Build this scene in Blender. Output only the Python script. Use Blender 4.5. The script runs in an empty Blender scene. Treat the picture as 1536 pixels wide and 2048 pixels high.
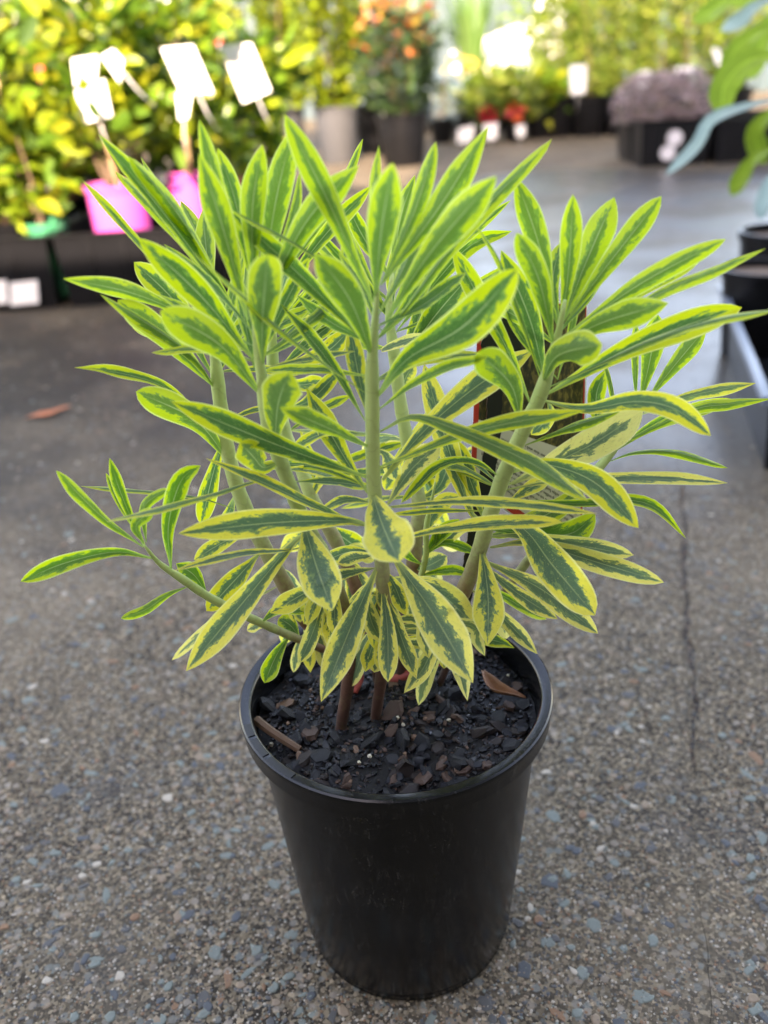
import bpy, math, random
import numpy as np
from mathutils import Vector

# ------------------------------------------------------------------ camera
F = 1800.0
PITCH, ROLL = math.radians(27.2), math.radians(3.6)
CAM = np.array([0.0, 0.0, 0.574])
FW = np.array([0.0, math.cos(PITCH), -math.sin(PITCH)])
R0 = np.array([1.0, 0.0, 0.0])
U0 = np.cross(R0, FW)
RT = math.cos(ROLL) * R0 - math.sin(ROLL) * U0
UP = math.cos(ROLL) * U0 + math.sin(ROLL) * R0


def ray(x, y):
    return RT * (x - 768) / F + UP * (1024 - y) / F + FW


def PY(x, y, Y):                      # point of that sight line at distance Y in front of the camera
    d = ray(x, y)
    return CAM + d * (Y / d[1])


def PZ(x, y, z=0.0):                  # point of that sight line at height z
    d = ray(x, y)
    return CAM + d * ((z - CAM[2]) / d[2])


sc = bpy.context.scene
COL = sc.collection
cd = bpy.data.cameras.new('camera')
cam = bpy.data.objects.new('camera', cd)
COL.objects.link(cam)
from mathutils import Matrix
M = Matrix(((RT[0], UP[0], -FW[0], CAM[0]), (RT[1], UP[1], -FW[1], CAM[1]),
            (RT[2], UP[2], -FW[2], CAM[2]), (0, 0, 0, 1)))
cam.matrix_world = M
cd.sensor_fit = 'VERTICAL'
cd.sensor_height = 24.0
cd.lens = 24.0 * F / 2048
cd.clip_start = 0.01
cd.clip_end = 200
cd.dof.use_dof = True
cd.dof.focus_distance = 0.522
cd.dof.aperture_fstop = (cd.lens / 1000) / 0.0068
sc.camera = cam

# ------------------------------------------------------------------ light
SUN_AZ, SUN_EL = math.radians(8), math.radians(30)
w = bpy.data.worlds.new('World')
sc.world = w
w.use_nodes = True
nt = w.node_tree
nt.nodes.clear()
sky = nt.nodes.new('ShaderNodeTexSky')
sky.sky_type = 'NISHITA'
sky.sun_disc = False
sky.sun_elevation = SUN_EL
sky.sun_rotation = math.pi + SUN_AZ
sky.dust_density = 1.2
sky.air_density = 1.0
sky.ozone_density = 0.6
bg = nt.nodes.new('ShaderNodeBackground')
bg.inputs['Strength'].default_value = 0.15
wo = nt.nodes.new('ShaderNodeOutputWorld')
nt.links.new(sky.outputs[0], bg.inputs[0])
nt.links.new(bg.outputs[0], wo.inputs[0])
sl = bpy.data.lights.new('sun', 'SUN')
sl.energy = 2.6
sl.angle = math.radians(0.5)
sl.color = (1.0, 0.95, 0.87)
so = bpy.data.objects.new('sun', sl)
COL.objects.link(so)
tosun = Vector((-math.sin(SUN_AZ) * math.cos(SUN_EL), -math.cos(SUN_AZ) * math.cos(SUN_EL), math.sin(SUN_EL)))
so.rotation_euler = tosun.to_track_quat('Z', 'Y').to_euler()
so.location = (0, 0, 5)

vs = sc.view_settings
vs.view_transform = 'Standard'
vs.look = 'None'
vs.gamma = 1.0
vs.use_curve_mapping = False
vs.exposure = 3.3
vs.use_white_balance = True
vs.white_balance_temperature = 8500
vs.white_balance_tint = 23
sc.cycles.use_denoising = True
try:
    sc.cycles.denoiser = 'OPENIMAGEDENOISE'
except Exception:
    pass
sc.cycles.max_bounces = 6
sc.cycles.diffuse_bounces = 3
sc.cycles.transmission_bounces = 4
sc.cycles.caustics_reflective = False
sc.cycles.caustics_refractive = False
sc.cycles.sample_clamp_indirect = 6
rng = random.Random(7)


# ------------------------------------------------------------------ helpers
def mesh_obj(name, verts, faces, mat, parent=None, uvs=None, cols=None, smooth=True, matidx=None):
    me = bpy.data.meshes.new(name)
    me.from_pydata([tuple(map(float, v)) for v in verts], [], faces)
    if uvs is not None:
        uvl = me.uv_layers.new(name='UVMap')
        li = np.empty(len(me.loops), dtype=np.int32)
        me.loops.foreach_get('vertex_index', li)
        uvl.data.foreach_set('uv', np.asarray(uvs, dtype=np.float32)[li].ravel())
    if cols is not None:              # one colour per vertex
        ca = me.color_attributes.new(name='Col', type='FLOAT_COLOR', domain='POINT')
        a = np.ones((len(me.vertices), 4), dtype=np.float32)
        a[:, :3] = np.asarray(cols, dtype=np.float32)
        ca.data.foreach_set('color', a.ravel())
    for m in (mat if isinstance(mat, (list, tuple)) else [mat]):
        me.materials.append(m)
    if matidx is not None:
        me.polygons.foreach_set('material_index', np.asarray(matidx, dtype=np.int32))
    if smooth:
        me.polygons.foreach_set('use_smooth', np.ones(len(me.polygons), dtype=bool))
    me.update()
    o = bpy.data.objects.new(name, me)
    COL.objects.link(o)
    if parent is not None:
        o.parent = parent
    return o


def tag(o, label, cat, group=None):
    o['label'] = label
    o['category'] = cat
    if group:
        o['group'] = group
    return o


def thing(name, label, cat, loc=(0, 0, 0), group=None):
    o = bpy.data.objects.new(name, None)
    o.empty_display_size = 0.02
    o.location = loc
    COL.objects.link(o)
    return tag(o, label, cat, group)


def part(o, root):                    # parent a world-space mesh to an Empty that is not at the origin
    o.parent = root
    o.matrix_parent_inverse = Matrix.Translation(root.location).inverted()
    return o


def struct(o):
    o['kind'] = 'structure'
    return o


def stuff(o):
    o['kind'] = 'stuff'
    return o


class MB:
    def __init__(s):
        s.v, s.f, s.c, s.uv = [], [], [], []

    def add(s, v, f, col=None, uv=None):
        b = len(s.v)
        s.v += [tuple(p) for p in v]
        s.f += [tuple(i + b for i in q) for q in f]
        if col is not None:
            s.c += [col] * len(v)
        if uv is not None:
            s.uv += list(uv)

    def build(s, name, mat, parent=None, smooth=True):
        return mesh_obj(name, s.v, s.f, mat, parent, uvs=s.uv if s.uv else None, cols=s.c if s.c else None, smooth=smooth)


def box_vf(x0, x1, y0, y1, z0, z1):
    v = [(x0, y0, z0), (x1, y0, z0), (x1, y1, z0), (x0, y1, z0), (x0, y0, z1), (x1, y0, z1), (x1, y1, z1), (x0, y1, z1)]
    f = [(0, 3, 2, 1), (4, 5, 6, 7), (0, 1, 5, 4), (1, 2, 6, 5), (2, 3, 7, 6), (3, 0, 4, 7)]
    return v, f


def norm(a):
    a = np.asarray(a, float)
    return a / (np.linalg.norm(a) + 1e-12)


def catmull(pts, n):
    P = [np.asarray(p, float) for p in pts]
    if len(P) == 2:
        return [P[0] + (P[1] - P[0]) * t for t in np.linspace(0, 1, n)]
    d = [0.0]
    for a, b in zip(P, P[1:]):
        d.append(d[-1] + math.sqrt(np.linalg.norm(b - a)) + 1e-9)
    E = [2 * P[0] - P[1]] + P + [2 * P[-1] - P[-2]]
    out = []
    L = np.cumsum([0] + [np.linalg.norm(b - a) for a, b in zip(P, P[1:])])
    for s in np.linspace(0, L[-1], n):
        i = min(len(P) - 2, max(0, int(np.searchsorted(L, s, side='right') - 1)))
        t = (s - L[i]) / (L[i + 1] - L[i] + 1e-12)
        p0, p1, p2, p3 = E[i], E[i + 1], E[i + 2], E[i + 3]
        out.append(0.5 * (2 * p1 + (p2 - p0) * t + (2 * p0 - 5 * p1 + 4 * p2 - p3) * t * t + (3 * p1 - p0 - 3 * p2 + p3) * t ** 3))
    return out


def tube_vf(pts, radii, sides=8, cap=True):
    v, f, uv = [], [], []
    n = len(pts)
    ref = np.array([0.3, -0.9, 0.2])
    for i, p in enumerate(pts):
        t = norm(np.asarray(pts[min(i + 1, n - 1)]) - np.asarray(pts[max(i - 1, 0)]))
        a = norm(np.cross(t, ref))
        b = np.cross(t, a)
        for k in range(sides):
            th = 2 * math.pi * k / sides
            v.append(np.asarray(p) + (a * math.cos(th) + b * math.sin(th)) * radii[i])
            uv.append((k / sides, i / (n - 1)))
    for i in range(n - 1):
        for k in range(sides):
            k2 = (k + 1) % sides
            f.append((i * sides + k, (i + 1) * sides + k, (i + 1) * sides + k2, i * sides + k2))
    if cap:
        f.append(tuple(range(sides)))
        f.append(tuple((n - 1) * sides + k for k in reversed(range(sides))))
    return v, f, uv


def lathe_vf(prof, seg=48, cx=0.0, cy=0.0):
    v, f = [], []
    for (r, z) in prof:
        for k in range(seg):
            th = 2 * math.pi * k / seg
            v.append((cx + r * math.cos(th), cy + r * math.sin(th), z))
    for i in range(len(prof) - 1):
        for k in range(seg):
            k2 = (k + 1) % seg
            f.append((i * seg + k, i * seg + k2, (i + 1) * seg + k2, (i + 1) * seg + k))
    return v, f


# ------------------------------------------------------------------ materials
class NT:
    def __init__(s, name):
        s.m = bpy.data.materials.new(name)
        s.m.use_nodes = True
        s.t = s.m.node_tree
        s.t.nodes.clear()
        s.out = s.n('ShaderNodeOutputMaterial')

    def n(s, typ, **kw):
        nd = s.t.nodes.new(typ)
        for k, v in kw.items():
            setattr(nd, k, v)
        return nd

    def set(s, sock, v):
        if isinstance(v, bpy.types.NodeSocket):
            s.t.links.new(v, sock)
        else:
            if sock.type == 'RGBA' and len(v) == 3:
                v = (*v, 1)
            sock.default_value = v

    def math(s, op, a, b=0.0, c=None, clamp=False):
        nd = s.n('ShaderNodeMath', operation=op)
        nd.use_clamp = clamp
        s.set(nd.inputs[0], a)
        s.set(nd.inputs[1], b)
        if c is not None:
            s.set(nd.inputs[2], c)
        return nd.outputs[0]

    def mix(s, fac, a, b, blend='MIX'):
        nd = s.n('ShaderNodeMix', data_type='RGBA', blend_type=blend)
        s.set(nd.inputs[0], fac)
        s.set(nd.inputs[6], a)
        s.set(nd.inputs[7], b)
        return nd.outputs[2]

    def ramp(s, fac, stops, interp='LINEAR'):
        nd = s.n('ShaderNodeValToRGB')
        nd.color_ramp.interpolation = interp
        el = nd.color_ramp.elements
        while len(el) < len(stops):
            el.new(0.5)
        for e, (p, c) in zip(el, stops):
            e.position = p
            e.color = (*c, 1) if len(c) == 3 else c
        s.set(nd.inputs[0], fac)
        return nd.outputs[0]

    def step(s, x, a, b):
        nd = s.n('ShaderNodeMapRange', interpolation_type='SMOOTHSTEP')
        s.set(nd.inputs[0], x)
        s.set(nd.inputs[1], a)
        s.set(nd.inputs[2], b)
        return nd.outputs[0]

    def noise(s, vec, scale, detail=2.0, rough=0.5, dim='3D', w=None, dist=0.0):
        nd = s.n('ShaderNodeTexNoise', noise_dimensions=dim)
        if vec is not None:
            s.set(nd.inputs['Vector'], vec)
        if w is not None:
            s.set(nd.inputs['W'], w)
        nd.inputs['Scale'].default_value = scale
        nd.inputs['Detail'].default_value = detail
        nd.inputs['Roughness'].default_value = rough
        nd.inputs['Distortion'].default_value = dist
        return nd.outputs[0]

    def bump(s, h, strength=0.3, dist=0.001, nrm=None):
        nd = s.n('ShaderNodeBump')
        nd.inputs['Strength'].default_value = strength
        nd.inputs['Distance'].default_value = dist
        s.set(nd.inputs['Height'], h)
        if nrm is not None:
            s.set(nd.inputs['Normal'], nrm)
        return nd.outputs[0]

    def pbsdf(s, **kw):
        nd = s.n('ShaderNodeBsdfPrincipled')
        for k, v in kw.items():
            s.set(nd.inputs[k.replace('_', ' ')], v)
        return nd

    def done(s, sh):
        s.t.links.new(sh, s.out.inputs[0])
        return s.m


def simple(name, col, rough=0.5, spec=0.5, var=0.15, scale=40.0, bump=0.0, bscale=None, coat=0.0, metal=0.0):
    t = NT(name)
    tc = t.n('ShaderNodeTexCoord').outputs['Object']
    nz = t.noise(tc, scale, 4)
    c = t.mix(nz, tuple(x * (1 - var) for x in col), tuple(min(1, x * (1 + var)) for x in col))
    kw = dict(Base_Color=c, Roughness=rough, Metallic=metal)
    b = t.pbsdf(**kw)
    b.inputs['Specular IOR Level'].default_value = spec
    b.inputs['Coat Weight'].default_value = coat
    if bump:
        t.set(b.inputs['Normal'], t.bump(t.noise(tc, bscale or scale * 3, 3), bump))
    return t.done(b.outputs[0])


def mat_leaf():
    """variegated spurge leaf: green heart with ragged edges, yellow margin, pale midrib. UV u across, v along."""
    t = NT('variegated_leaf')
    uv = t.n('ShaderNodeUVMap')
    sep = t.n('ShaderNodeSeparateXYZ')
    t.set(sep.inputs[0], uv.outputs[0])
    u, v = sep.outputs[0], sep.outputs[1]
    oi = t.n('ShaderNodeObjectInfo')
    sc_ = t.n('ShaderNodeSeparateColor')
    t.set(sc_.inputs[0], oi.outputs['Color'])
    age, seed, ext = sc_.outputs[0], sc_.outputs[1], sc_.outputs[2]
    au = t.math('ABSOLUTE', t.math('SUBTRACT', u, 0.5))
    au = t.math('MULTIPLY', au, 2.0)
    cmb = t.n('ShaderNodeCombineXYZ')
    t.set(cmb.inputs[0], t.math('MULTIPLY', u, 0.9))
    t.set(cmb.inputs[1], t.math('MULTIPLY', v, 1.5))
    t.set(cmb.inputs[2], t.math('MULTIPLY', seed, 57.0))
    big = t.noise(cmb.outputs[0], 3.0, 1.5, 0.45)
    cm2 = t.n('ShaderNodeCombineXYZ')
    t.set(cm2.inputs[0], t.math('MULTIPLY', u, 1.7))
    t.set(cm2.inputs[1], t.math('MULTIPLY', t.math('ADD', v, t.math('MULTIPLY', au, -0.10)), 3.4))
    t.set(cm2.inputs[2], t.math('MULTIPLY', seed, 91.0))
    fine = t.noise(cm2.outputs[0], 4.5, 4.5, 0.68)
    # half width of the green heart
    half = t.math('ADD', t.math('MULTIPLY', ext, 0.55), 0.27)
    half = t.math('SUBTRACT', half, t.math('MULTIPLY', t.math('POWER', v, 6.0), 0.55))
    half = t.math('ADD', half, t.math('MULTIPLY', t.math('SUBTRACT', big, 0.5), 0.9))
    half = t.math('ADD', half, t.math('MULTIPLY', t.math('SUBTRACT', fine, 0.5), 1.25))
    d = t.math('SUBTRACT', half, au)
    heart = t.step(d, -0.02, 0.03)
    inner = t.step(d, 0.10, 0.22)
    # pale flecks inside the heart
    fl = t.noise(cm2.outputs[0], 22.0, 2.0, 0.6)
    fleck = t.math('MULTIPLY', t.step(fl, 0.655, 0.70), 0.6)
    rib = t.math('SUBTRACT', 1.0, t.step(au, 0.015, 0.06))
    rib = t.math('MULTIPLY', rib, t.math('SUBTRACT', 1.0, t.math('MULTIPLY', t.step(v, 0.6, 0.97), 0.8)))
    edge = t.step(au, 0.86, 0.97)
    margin = t.ramp(age, [(0.0, (0.46, 0.62, 0.010)), (0.25, (0.50, 0.61, 0.012)), (0.6, (0.66, 0.62, 0.022)), (0.85, (0.86, 0.76, 0.10)), (1.0, (0.92, 0.84, 0.28))])
    mid_g = t.ramp(age, [(0.0, (0.13, 0.32, 0.03)), (0.5, (0.13, 0.26, 0.06)), (1.0, (0.21, 0.30, 0.13))])
    deep = t.ramp(age, [(0.0, (0.075, 0.22, 0.012)), (0.4, (0.050, 0.14, 0.035)), (0.8, (0.075, 0.155, 0.078)), (1.0, (0.13, 0.21, 0.115))])
    mn = t.noise(cmb.outputs[0], 14.0, 3, 0.6)
    margin = t.mix(t.math('MULTIPLY', mn, 0.35), margin, t.mix(0.4, margin, (0.24, 0.40, 0.02)))
    col = t.mix(heart, margin, mid_g)
    col = t.mix(inner, col, deep)
    col = t.mix(t.math('MULTIPLY', fleck, heart), col, t.mix(0.5, margin, (0.45, 0.55, 0.3)))
    col = t.mix(t.math('MULTIPLY', rib, 0.75), col, (0.36, 0.46, 0.20))
    col = t.mix(t.math('MULTIPLY', edge, 0.75), col, t.mix(age, (0.66, 0.80, 0.26), (0.86, 0.80, 0.36)))
    # base of the blade narrows to a pale stalk
    col = t.mix(t.math('SUBTRACT', 1.0, t.step(v, 0.0, 0.22)), col, t.mix(age, (0.24, 0.40, 0.08), (0.42, 0.46, 0.16)))
    # brown age spots
    sp = t.noise(cm2.outputs[0], 30.0, 0.0, 0.5)
    col = t.mix(t.math('MULTIPLY', t.step(sp, 0.80, 0.82), t.step(age, 0.4, 0.7)), col, (0.10, 0.07, 0.02))
    vein = t.math('FRACT', t.math('ADD', t.math('MULTIPLY', v, 15.0), t.math('ADD', t.math('MULTIPLY', au, -3.2), t.math('MULTIPLY', fine, 0.7))))
    vein = t.math('SUBTRACT', 1.0, t.step(t.math('ABSOLUTE', t.math('SUBTRACT', vein, 0.5)), 0.0, 0.10))
    col = t.mix(t.math('MULTIPLY', vein, 0.16), col, t.mix(0.5, col, (0.40, 0.50, 0.16)))
    mot = t.noise(cm2.outputs[0], 7.0, 4, 0.7)
    col = t.mix(t.math('MULTIPLY', t.step(mot, 0.45, 0.8), 0.30), col, t.mix(0.6, col, (0.05, 0.09, 0.02)))
    geo = t.n('ShaderNodeNewGeometry')
    under = t.mix(0.16, col, (0.30, 0.42, 0.06))
    colu = t.mix(geo.outputs['Backfacing'], col, under)
    ht = t.math('ADD', t.math('MULTIPLY', rib, -0.9), t.math('ADD', t.math('MULTIPLY', mot, 0.9), t.math('MULTIPLY', vein, -0.35)))
    bn = t.bump(ht, 0.55, 0.0008)
    b = t.pbsdf(Base_Color=colu, Roughness=t.math('ADD', 0.34, t.math('MULTIPLY', mot, 0.18)), Normal=bn)
    b.inputs['Specular IOR Level'].default_value = 0.42
    b.inputs['Sheen Weight'].default_value = 0.08
    b.inputs['Sheen Roughness'].default_value = 0.4
    tr = t.n('ShaderNodeBsdfTranslucent')
    hsv = t.n('ShaderNodeHueSaturation')
    hsv.inputs['Saturation'].default_value = 1.0
    hsv.inputs['Value'].default_value = 1.35
    t.set(hsv.inputs['Color'], colu)
    t.set(tr.inputs[0], hsv.outputs[0])
    mx = t.n('ShaderNodeMixShader')
    mx.inputs[0].default_value = 0.50
    t.t.links.new(b.outputs[0], mx.inputs[1])
    t.t.links.new(tr.outputs[0], mx.inputs[2])
    return t.done(mx.outputs[0])


def mat_stem():
    t = NT('spurge_stem')
    uv = t.n('ShaderNodeUVMap')
    sep = t.n('ShaderNodeSeparateXYZ')
    t.set(sep.inputs[0], uv.outputs[0])
    tc = t.n('ShaderNodeTexCoord').outputs['Object']
    nz = t.noise(tc, 260, 3, 0.6)
    vv = t.math('ADD', sep.outputs[1], t.math('MULTIPLY', t.math('SUBTRACT', nz, 0.5), 0.25))
    col = t.ramp(vv, [(0.0, (0.050, 0.019, 0.010)), (0.16, (0.085, 0.034, 0.019)), (0.30, (0.21, 0.10, 0.06)), (0.42, (0.26, 0.23, 0.09)), (0.55, (0.38, 0.46, 0.13)), (1.0, (0.44, 0.58, 0.15))])
    sp = t.noise(tc, 900, 2)
    col = t.mix(t.math('MULTIPLY', t.math('MULTIPLY', sp, 0.40), t.step(sep.outputs[1], 0.25, 0.5)), col, (0.46, 0.50, 0.28))
    sc3 = t.math('FRACT', t.math('ADD', t.math('MULTIPLY', sep.outputs[1], 17.0), t.math('MULTIPLY', t.noise(tc, 130, 1), 1.6)))
    scar = t.math('SUBTRACT', 1.0, t.step(t.math('ABSOLUTE', t.math('SUBTRACT', sc3, 0.5)), 0.02, 0.10))
    col = t.mix(t.math('MULTIPLY', scar, 0.16), col, (0.14, 0.13, 0.05))
    bn = t.bump(t.noise(tc, 700, 3), 0.35, 0.0006)
    b = t.pbsdf(Base_Color=col, Roughness=0.55, Normal=bn)
    b.inputs['Sheen Weight'].default_value = 0.05
    b.inputs['Subsurface Weight'].default_value = 0.0
    return t.done(b.outputs[0])


def mat_col(name, rough=0.45, trans=0.35, spec=0.5):
    """leaf mass coloured leaf by leaf"""
    t = NT(name)
    at = t.n('ShaderNodeAttribute', attribute_name='Col')
    tc = t.n('ShaderNodeTexCoord').outputs['Object']
    c = t.mix(t.math('MULTIPLY', t.noise(tc, 30, 3), 0.3), at.outputs['Color'], (0.05, 0.08, 0.02))
    b = t.pbsdf(Base_Color=c, Roughness=rough)
    b.inputs['Specular IOR Level'].default_value = spec
    if not trans:
        return t.done(b.outputs[0])
    tr = t.n('ShaderNodeBsdfTranslucent')
    t.set(tr.inputs[0], c)
    mx = t.n('ShaderNodeMixShader')
    mx.inputs[0].default_value = trans
    t.t.links.new(b.outputs[0], mx.inputs[1])
    t.t.links.new(tr.outputs[0], mx.inputs[2])
    return t.done(mx.outputs[0])


def mat_concrete():
    t = NT('worn_concrete')
    tc = t.n('ShaderNodeTexCoord').outputs['Object']
    vo = t.n('ShaderNodeTexVoronoi')
    vo.inputs['Scale'].default_value = 420
    t.set(vo.inputs['Vector'], tc)
    sepc = t.n('ShaderNodeSeparateColor')
    t.set(sepc.inputs[0], vo.outputs['Color'])
    grain = t.ramp(sepc.outputs[0], [(0.0, (0.007, 0.006, 0.004)), (0.3, (0.036, 0.027, 0.017)), (0.55, (0.105, 0.077, 0.046)), (0.75, (0.24, 0.182, 0.11)), (0.9, (0.105, 0.095, 0.074)), (1.0, (0.40, 0.30, 0.185))])
    vo2 = t.n('ShaderNodeTexVoronoi')
    vo2.inputs['Scale'].default_value = 130
    t.set(vo2.inputs['Vector'], tc)
    sc2 = t.n('ShaderNodeSeparateColor')
    t.set(sc2.inputs[0], vo2.outputs['Color'])
    agg = t.ramp(sc2.outputs[1], [(0.0, (0.10, 0.105, 0.098)), (0.4, (0.15, 0.165, 0.145)), (0.7, (0.20, 0.16, 0.12)), (1.0, (0.30, 0.25, 0.19))])
    isag = t.math('MULTIPLY', t.step(sc2.outputs[0], 0.62, 0.64), t.math('SUBTRACT', 1.0, t.step(vo2.outputs['Distance'], 0.32, 0.5)))
    cement = t.mix(t.noise(tc, 25, 5, 0.65), (0.022, 0.016, 0.010), (0.098, 0.073, 0.045))
    col = t.mix(0.80, cement, grain)
    col = t.mix(t.math('MULTIPLY', isag, 0.75), col, agg)
    big = t.noise(tc, 2.6, 5, 0.6)
    col = t.mix(t.step(big, 0.42, 0.72), col, t.mix(0.6, col, (0.20, 0.155, 0.10)))
    dark = t.noise(tc, 6.0, 4, 0.6)
    col = t.mix(t.math('MULTIPLY', t.step(dark, 0.52, 0.75), 0.55), col, (0.05, 0.048, 0.045))
    # wet and glossier past the drier pot strip; darkening also paints the crates' shade
    sp = t.n('ShaderNodeSeparateXYZ')
    t.set(sp.inputs[0], tc)
    wn = t.noise(tc, 1.7, 5, 0.62)
    wy = t.math('ADD', sp.outputs[1], t.math('MULTIPLY', t.math('SUBTRACT', wn, 0.5), 1.6))
    wet = t.math('MULTIPLY', t.step(wy, 0.85, 1.5), t.math('SUBTRACT', 1.0, t.step(wy, 4.3, 4.7)))
    wet = t.math('MULTIPLY', wet, t.math('ADD', 0.45, t.math('MULTIPLY', t.step(t.noise(tc, 3.5, 4), 0.35, 0.6), 0.55)))
    col = t.mix(t.math('MULTIPLY', wet, 0.97), col, t.mix(0.84, col, (0.014, 0.012, 0.010)))
    rough = t.math('SUBTRACT', 0.80, t.math('MULTIPLY', wet, 0.15))
    h = t.math('ADD', t.math('MULTIPLY', sepc.outputs[1], 0.4), t.math('MULTIPLY', t.noise(tc, 180, 4, 0.7), 0.8))
    bn = t.n('ShaderNodeBump')
    t.set(bn.inputs['Strength'], t.math('SUBTRACT', 0.8, t.math('MULTIPLY', wet, 0.55)))
    bn.inputs['Distance'].default_value = 0.0012
    t.set(bn.inputs['Height'], h)
    b = t.pbsdf(Base_Color=col, Roughness=rough, Normal=bn.outputs[0])
    b.inputs['Specular IOR Level'].default_value = 0.18
    film = t.math('MULTIPLY', wet, t.step(t.math('ADD', sp.outputs[0], t.math('MULTIPLY', wn, 0.3)), -0.15, 0.45))
    t.set(b.inputs['Coat Weight'], t.math('MULTIPLY', film, 0.8))
    b.inputs['Coat Roughness'].default_value = 0.28
    b.inputs['Coat IOR'].default_value = 1.5
    t.set(b.inputs['Coat Normal'], t.bump(t.noise(tc, 25, 3), 0.12, 0.002))
    return t.done(b.outputs[0])


def mat_pot(name, col=(0.0028, 0.0030, 0.0033), rough=0.13):
    t = NT(name)
    tc = t.n('ShaderNodeTexCoord').outputs['Object']
    mp = t.n('ShaderNodeMapping')
    mp.inputs['Scale'].default_value = (1, 1, 0.18)
    t.set(mp.inputs[0], tc)
    st = t.noise(mp.outputs[0], 420, 4, 0.65)
    du = t.noise(tc, 35, 5, 0.6)
    spk = t.noise(tc, 700, 2)
    dust_sheen = t.math('MULTIPLY', t.step(st, 0.48, 0.8), 0.5)  # vertical streaks paint soft reflections as well as dust
    dust_sheen = t.math('ADD', dust_sheen, t.math('MULTIPLY', t.step(spk, 0.66, 0.72), 0.5))
    dust_sheen = t.math('MULTIPLY', dust_sheen, t.step(du, 0.35, 0.75))
    c = t.mix(t.math('MULTIPLY', dust_sheen, 0.34), col, (0.34, 0.30, 0.25))
    r = t.math('ADD', rough, t.math('MULTIPLY', st, 0.18))
    bn = t.bump(st, 0.10, 0.0006)
    b = t.pbsdf(Base_Color=c, Roughness=r, Normal=bn)
    b.inputs['Specular IOR Level'].default_value = 0.30
    return t.done(b.outputs[0])


M_LEAF, M_STEM, M_CONC, M_POT = mat_leaf(), mat_stem(), mat_concrete(), mat_pot('black_plastic')
M_BLACK = simple('matt_black_plastic', (0.0055, 0.0058, 0.0068), 0.34, 0.3, 0.3, 20)
M_PINK = simple('pink_plastic', (0.70, 0.10, 0.40), 0.22, 0.5, 0.08, 12)
M_GREYPOT = simple('grey_clay', (0.060, 0.062, 0.066), 0.7, 0.3, 0.2, 25)
M_TERRA = simple('terracotta', (0.50, 0.17, 0.09), 0.7, 0.3, 0.2, 25)
M_GREENPOT = simple('green_plastic', (0.03, 0.22, 0.11), 0.3, 0.5, 0.15, 15)
M_WHITE = simple('white_card', (0.82, 0.81, 0.78), 0.45, 0.5, 0.05, 20)
M_BAMBOO = simple('bamboo', (0.55, 0.38, 0.19), 0.5, 0.4, 0.25, 30)
M_BARK = simple('bark', (0.13, 0.085, 0.055), 0.8, 0.3, 0.35, 60, 0.4)
M_SOIL = simple('potting_mix', (0.005, 0.004, 0.004), 0.6, 0.3, 0.5, 250, 0.8, 500)
M_FOL = mat_col('foliage', 0.38, 0.38)
M_FOLM = mat_col('foliage_matt', 0.55, 0.35, 0.15)
M_PRINT = mat_col('print', 0.5, 0.0)

# ------------------------------------------------------------------ the setting
# concrete apron: two slabs either side of a joint, over a dark bed
bed = struct(mesh_obj('ground', *box_vf(-60, 60, -30, 90, -0.6, -0.0022), simple('dark_joint_dirt', (0.038, 0.029, 0.021), 0.9, 0.2, 0.7, 220), smooth=False))
bed['label'] = 'dark dirt bed showing in the joint between the slabs'
jA, jB = PZ(1385, 1420), PZ(1364, 980)
jd = norm(jB - jA)
jn = np.array([jd[1], -jd[0], 0])


def joint_pt(s, off):
    wob = 0.0016 * math.sin(s * 40) + 0.0022 * math.sin(s * 17 + 1) + 0.0008 * math.sin(s * 140)
    k = max(0.0, min(1.0, (s + 0.10) / 0.12)) * max(0.0, min(1.0, (0.54 - s) / 0.15))
    off = math.copysign(0.0002, off) + off * k * max(0.12, 0.62 + 0.45 * math.sin(s * 61 + 2) * math.sin(s * 23) + 0.4 * math.sin(s * 97 + off * 300) * math.sin(s * 31 + 1))
    return jA + jd * s + jn * (off + wob)


def slab(side):
    # outline: joint edge (dense near the camera) and a far rectangle
    ss = [-8, -2, -1] + list(np.linspace(-0.6, 1.2, 130)) + [2.0] + [3, 5, 9, 16, 30]
    edge = [joint_pt(s, side * 0.0105) for s in ss]
    low = [joint_pt(s, side * 0.0040) for s in ss]
    far = [p + np.array([side * 40, 0, 0]) for p in edge]
    n = len(ss)
    v, f = [], []
    for p in far:
        v.append((p[0], p[1], 0.0))
    for p in edge:
        v.append((p[0], p[1], 0.0))
    for p in low:
        v.append((p[0], p[1], -0.0019))
    for p in low:
        v.append((p[0], p[1], -0.00218))
    for k in range(3):
        for i in range(n - 1):
            q = (k * n + i, k * n + i + 1, (k + 1) * n + i + 1, (k + 1) * n + i)
            f.append(q if side > 0 else q[::-1])
    return mesh_obj('concrete_slab', v, f, M_CONC, bed, smooth=False)


slab(-1)
slab(1)

# stones worn flush in the concrete
STONES = [simple('stone_%s' % n, c, 0.55, 0.25, 0.25, 160, 0.3, 500) for n, c in (
    ('greygreen', (0.135, 0.150, 0.122)), ('bluegrey', (0.062, 0.066, 0.066)), ('slate', (0.070, 0.066, 0.058)),
    ('tan', (0.21, 0.15, 0.095)), ('white', (0.34, 0.29, 0.215)), ('rust', (0.19, 0.10, 0.05)))]


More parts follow.
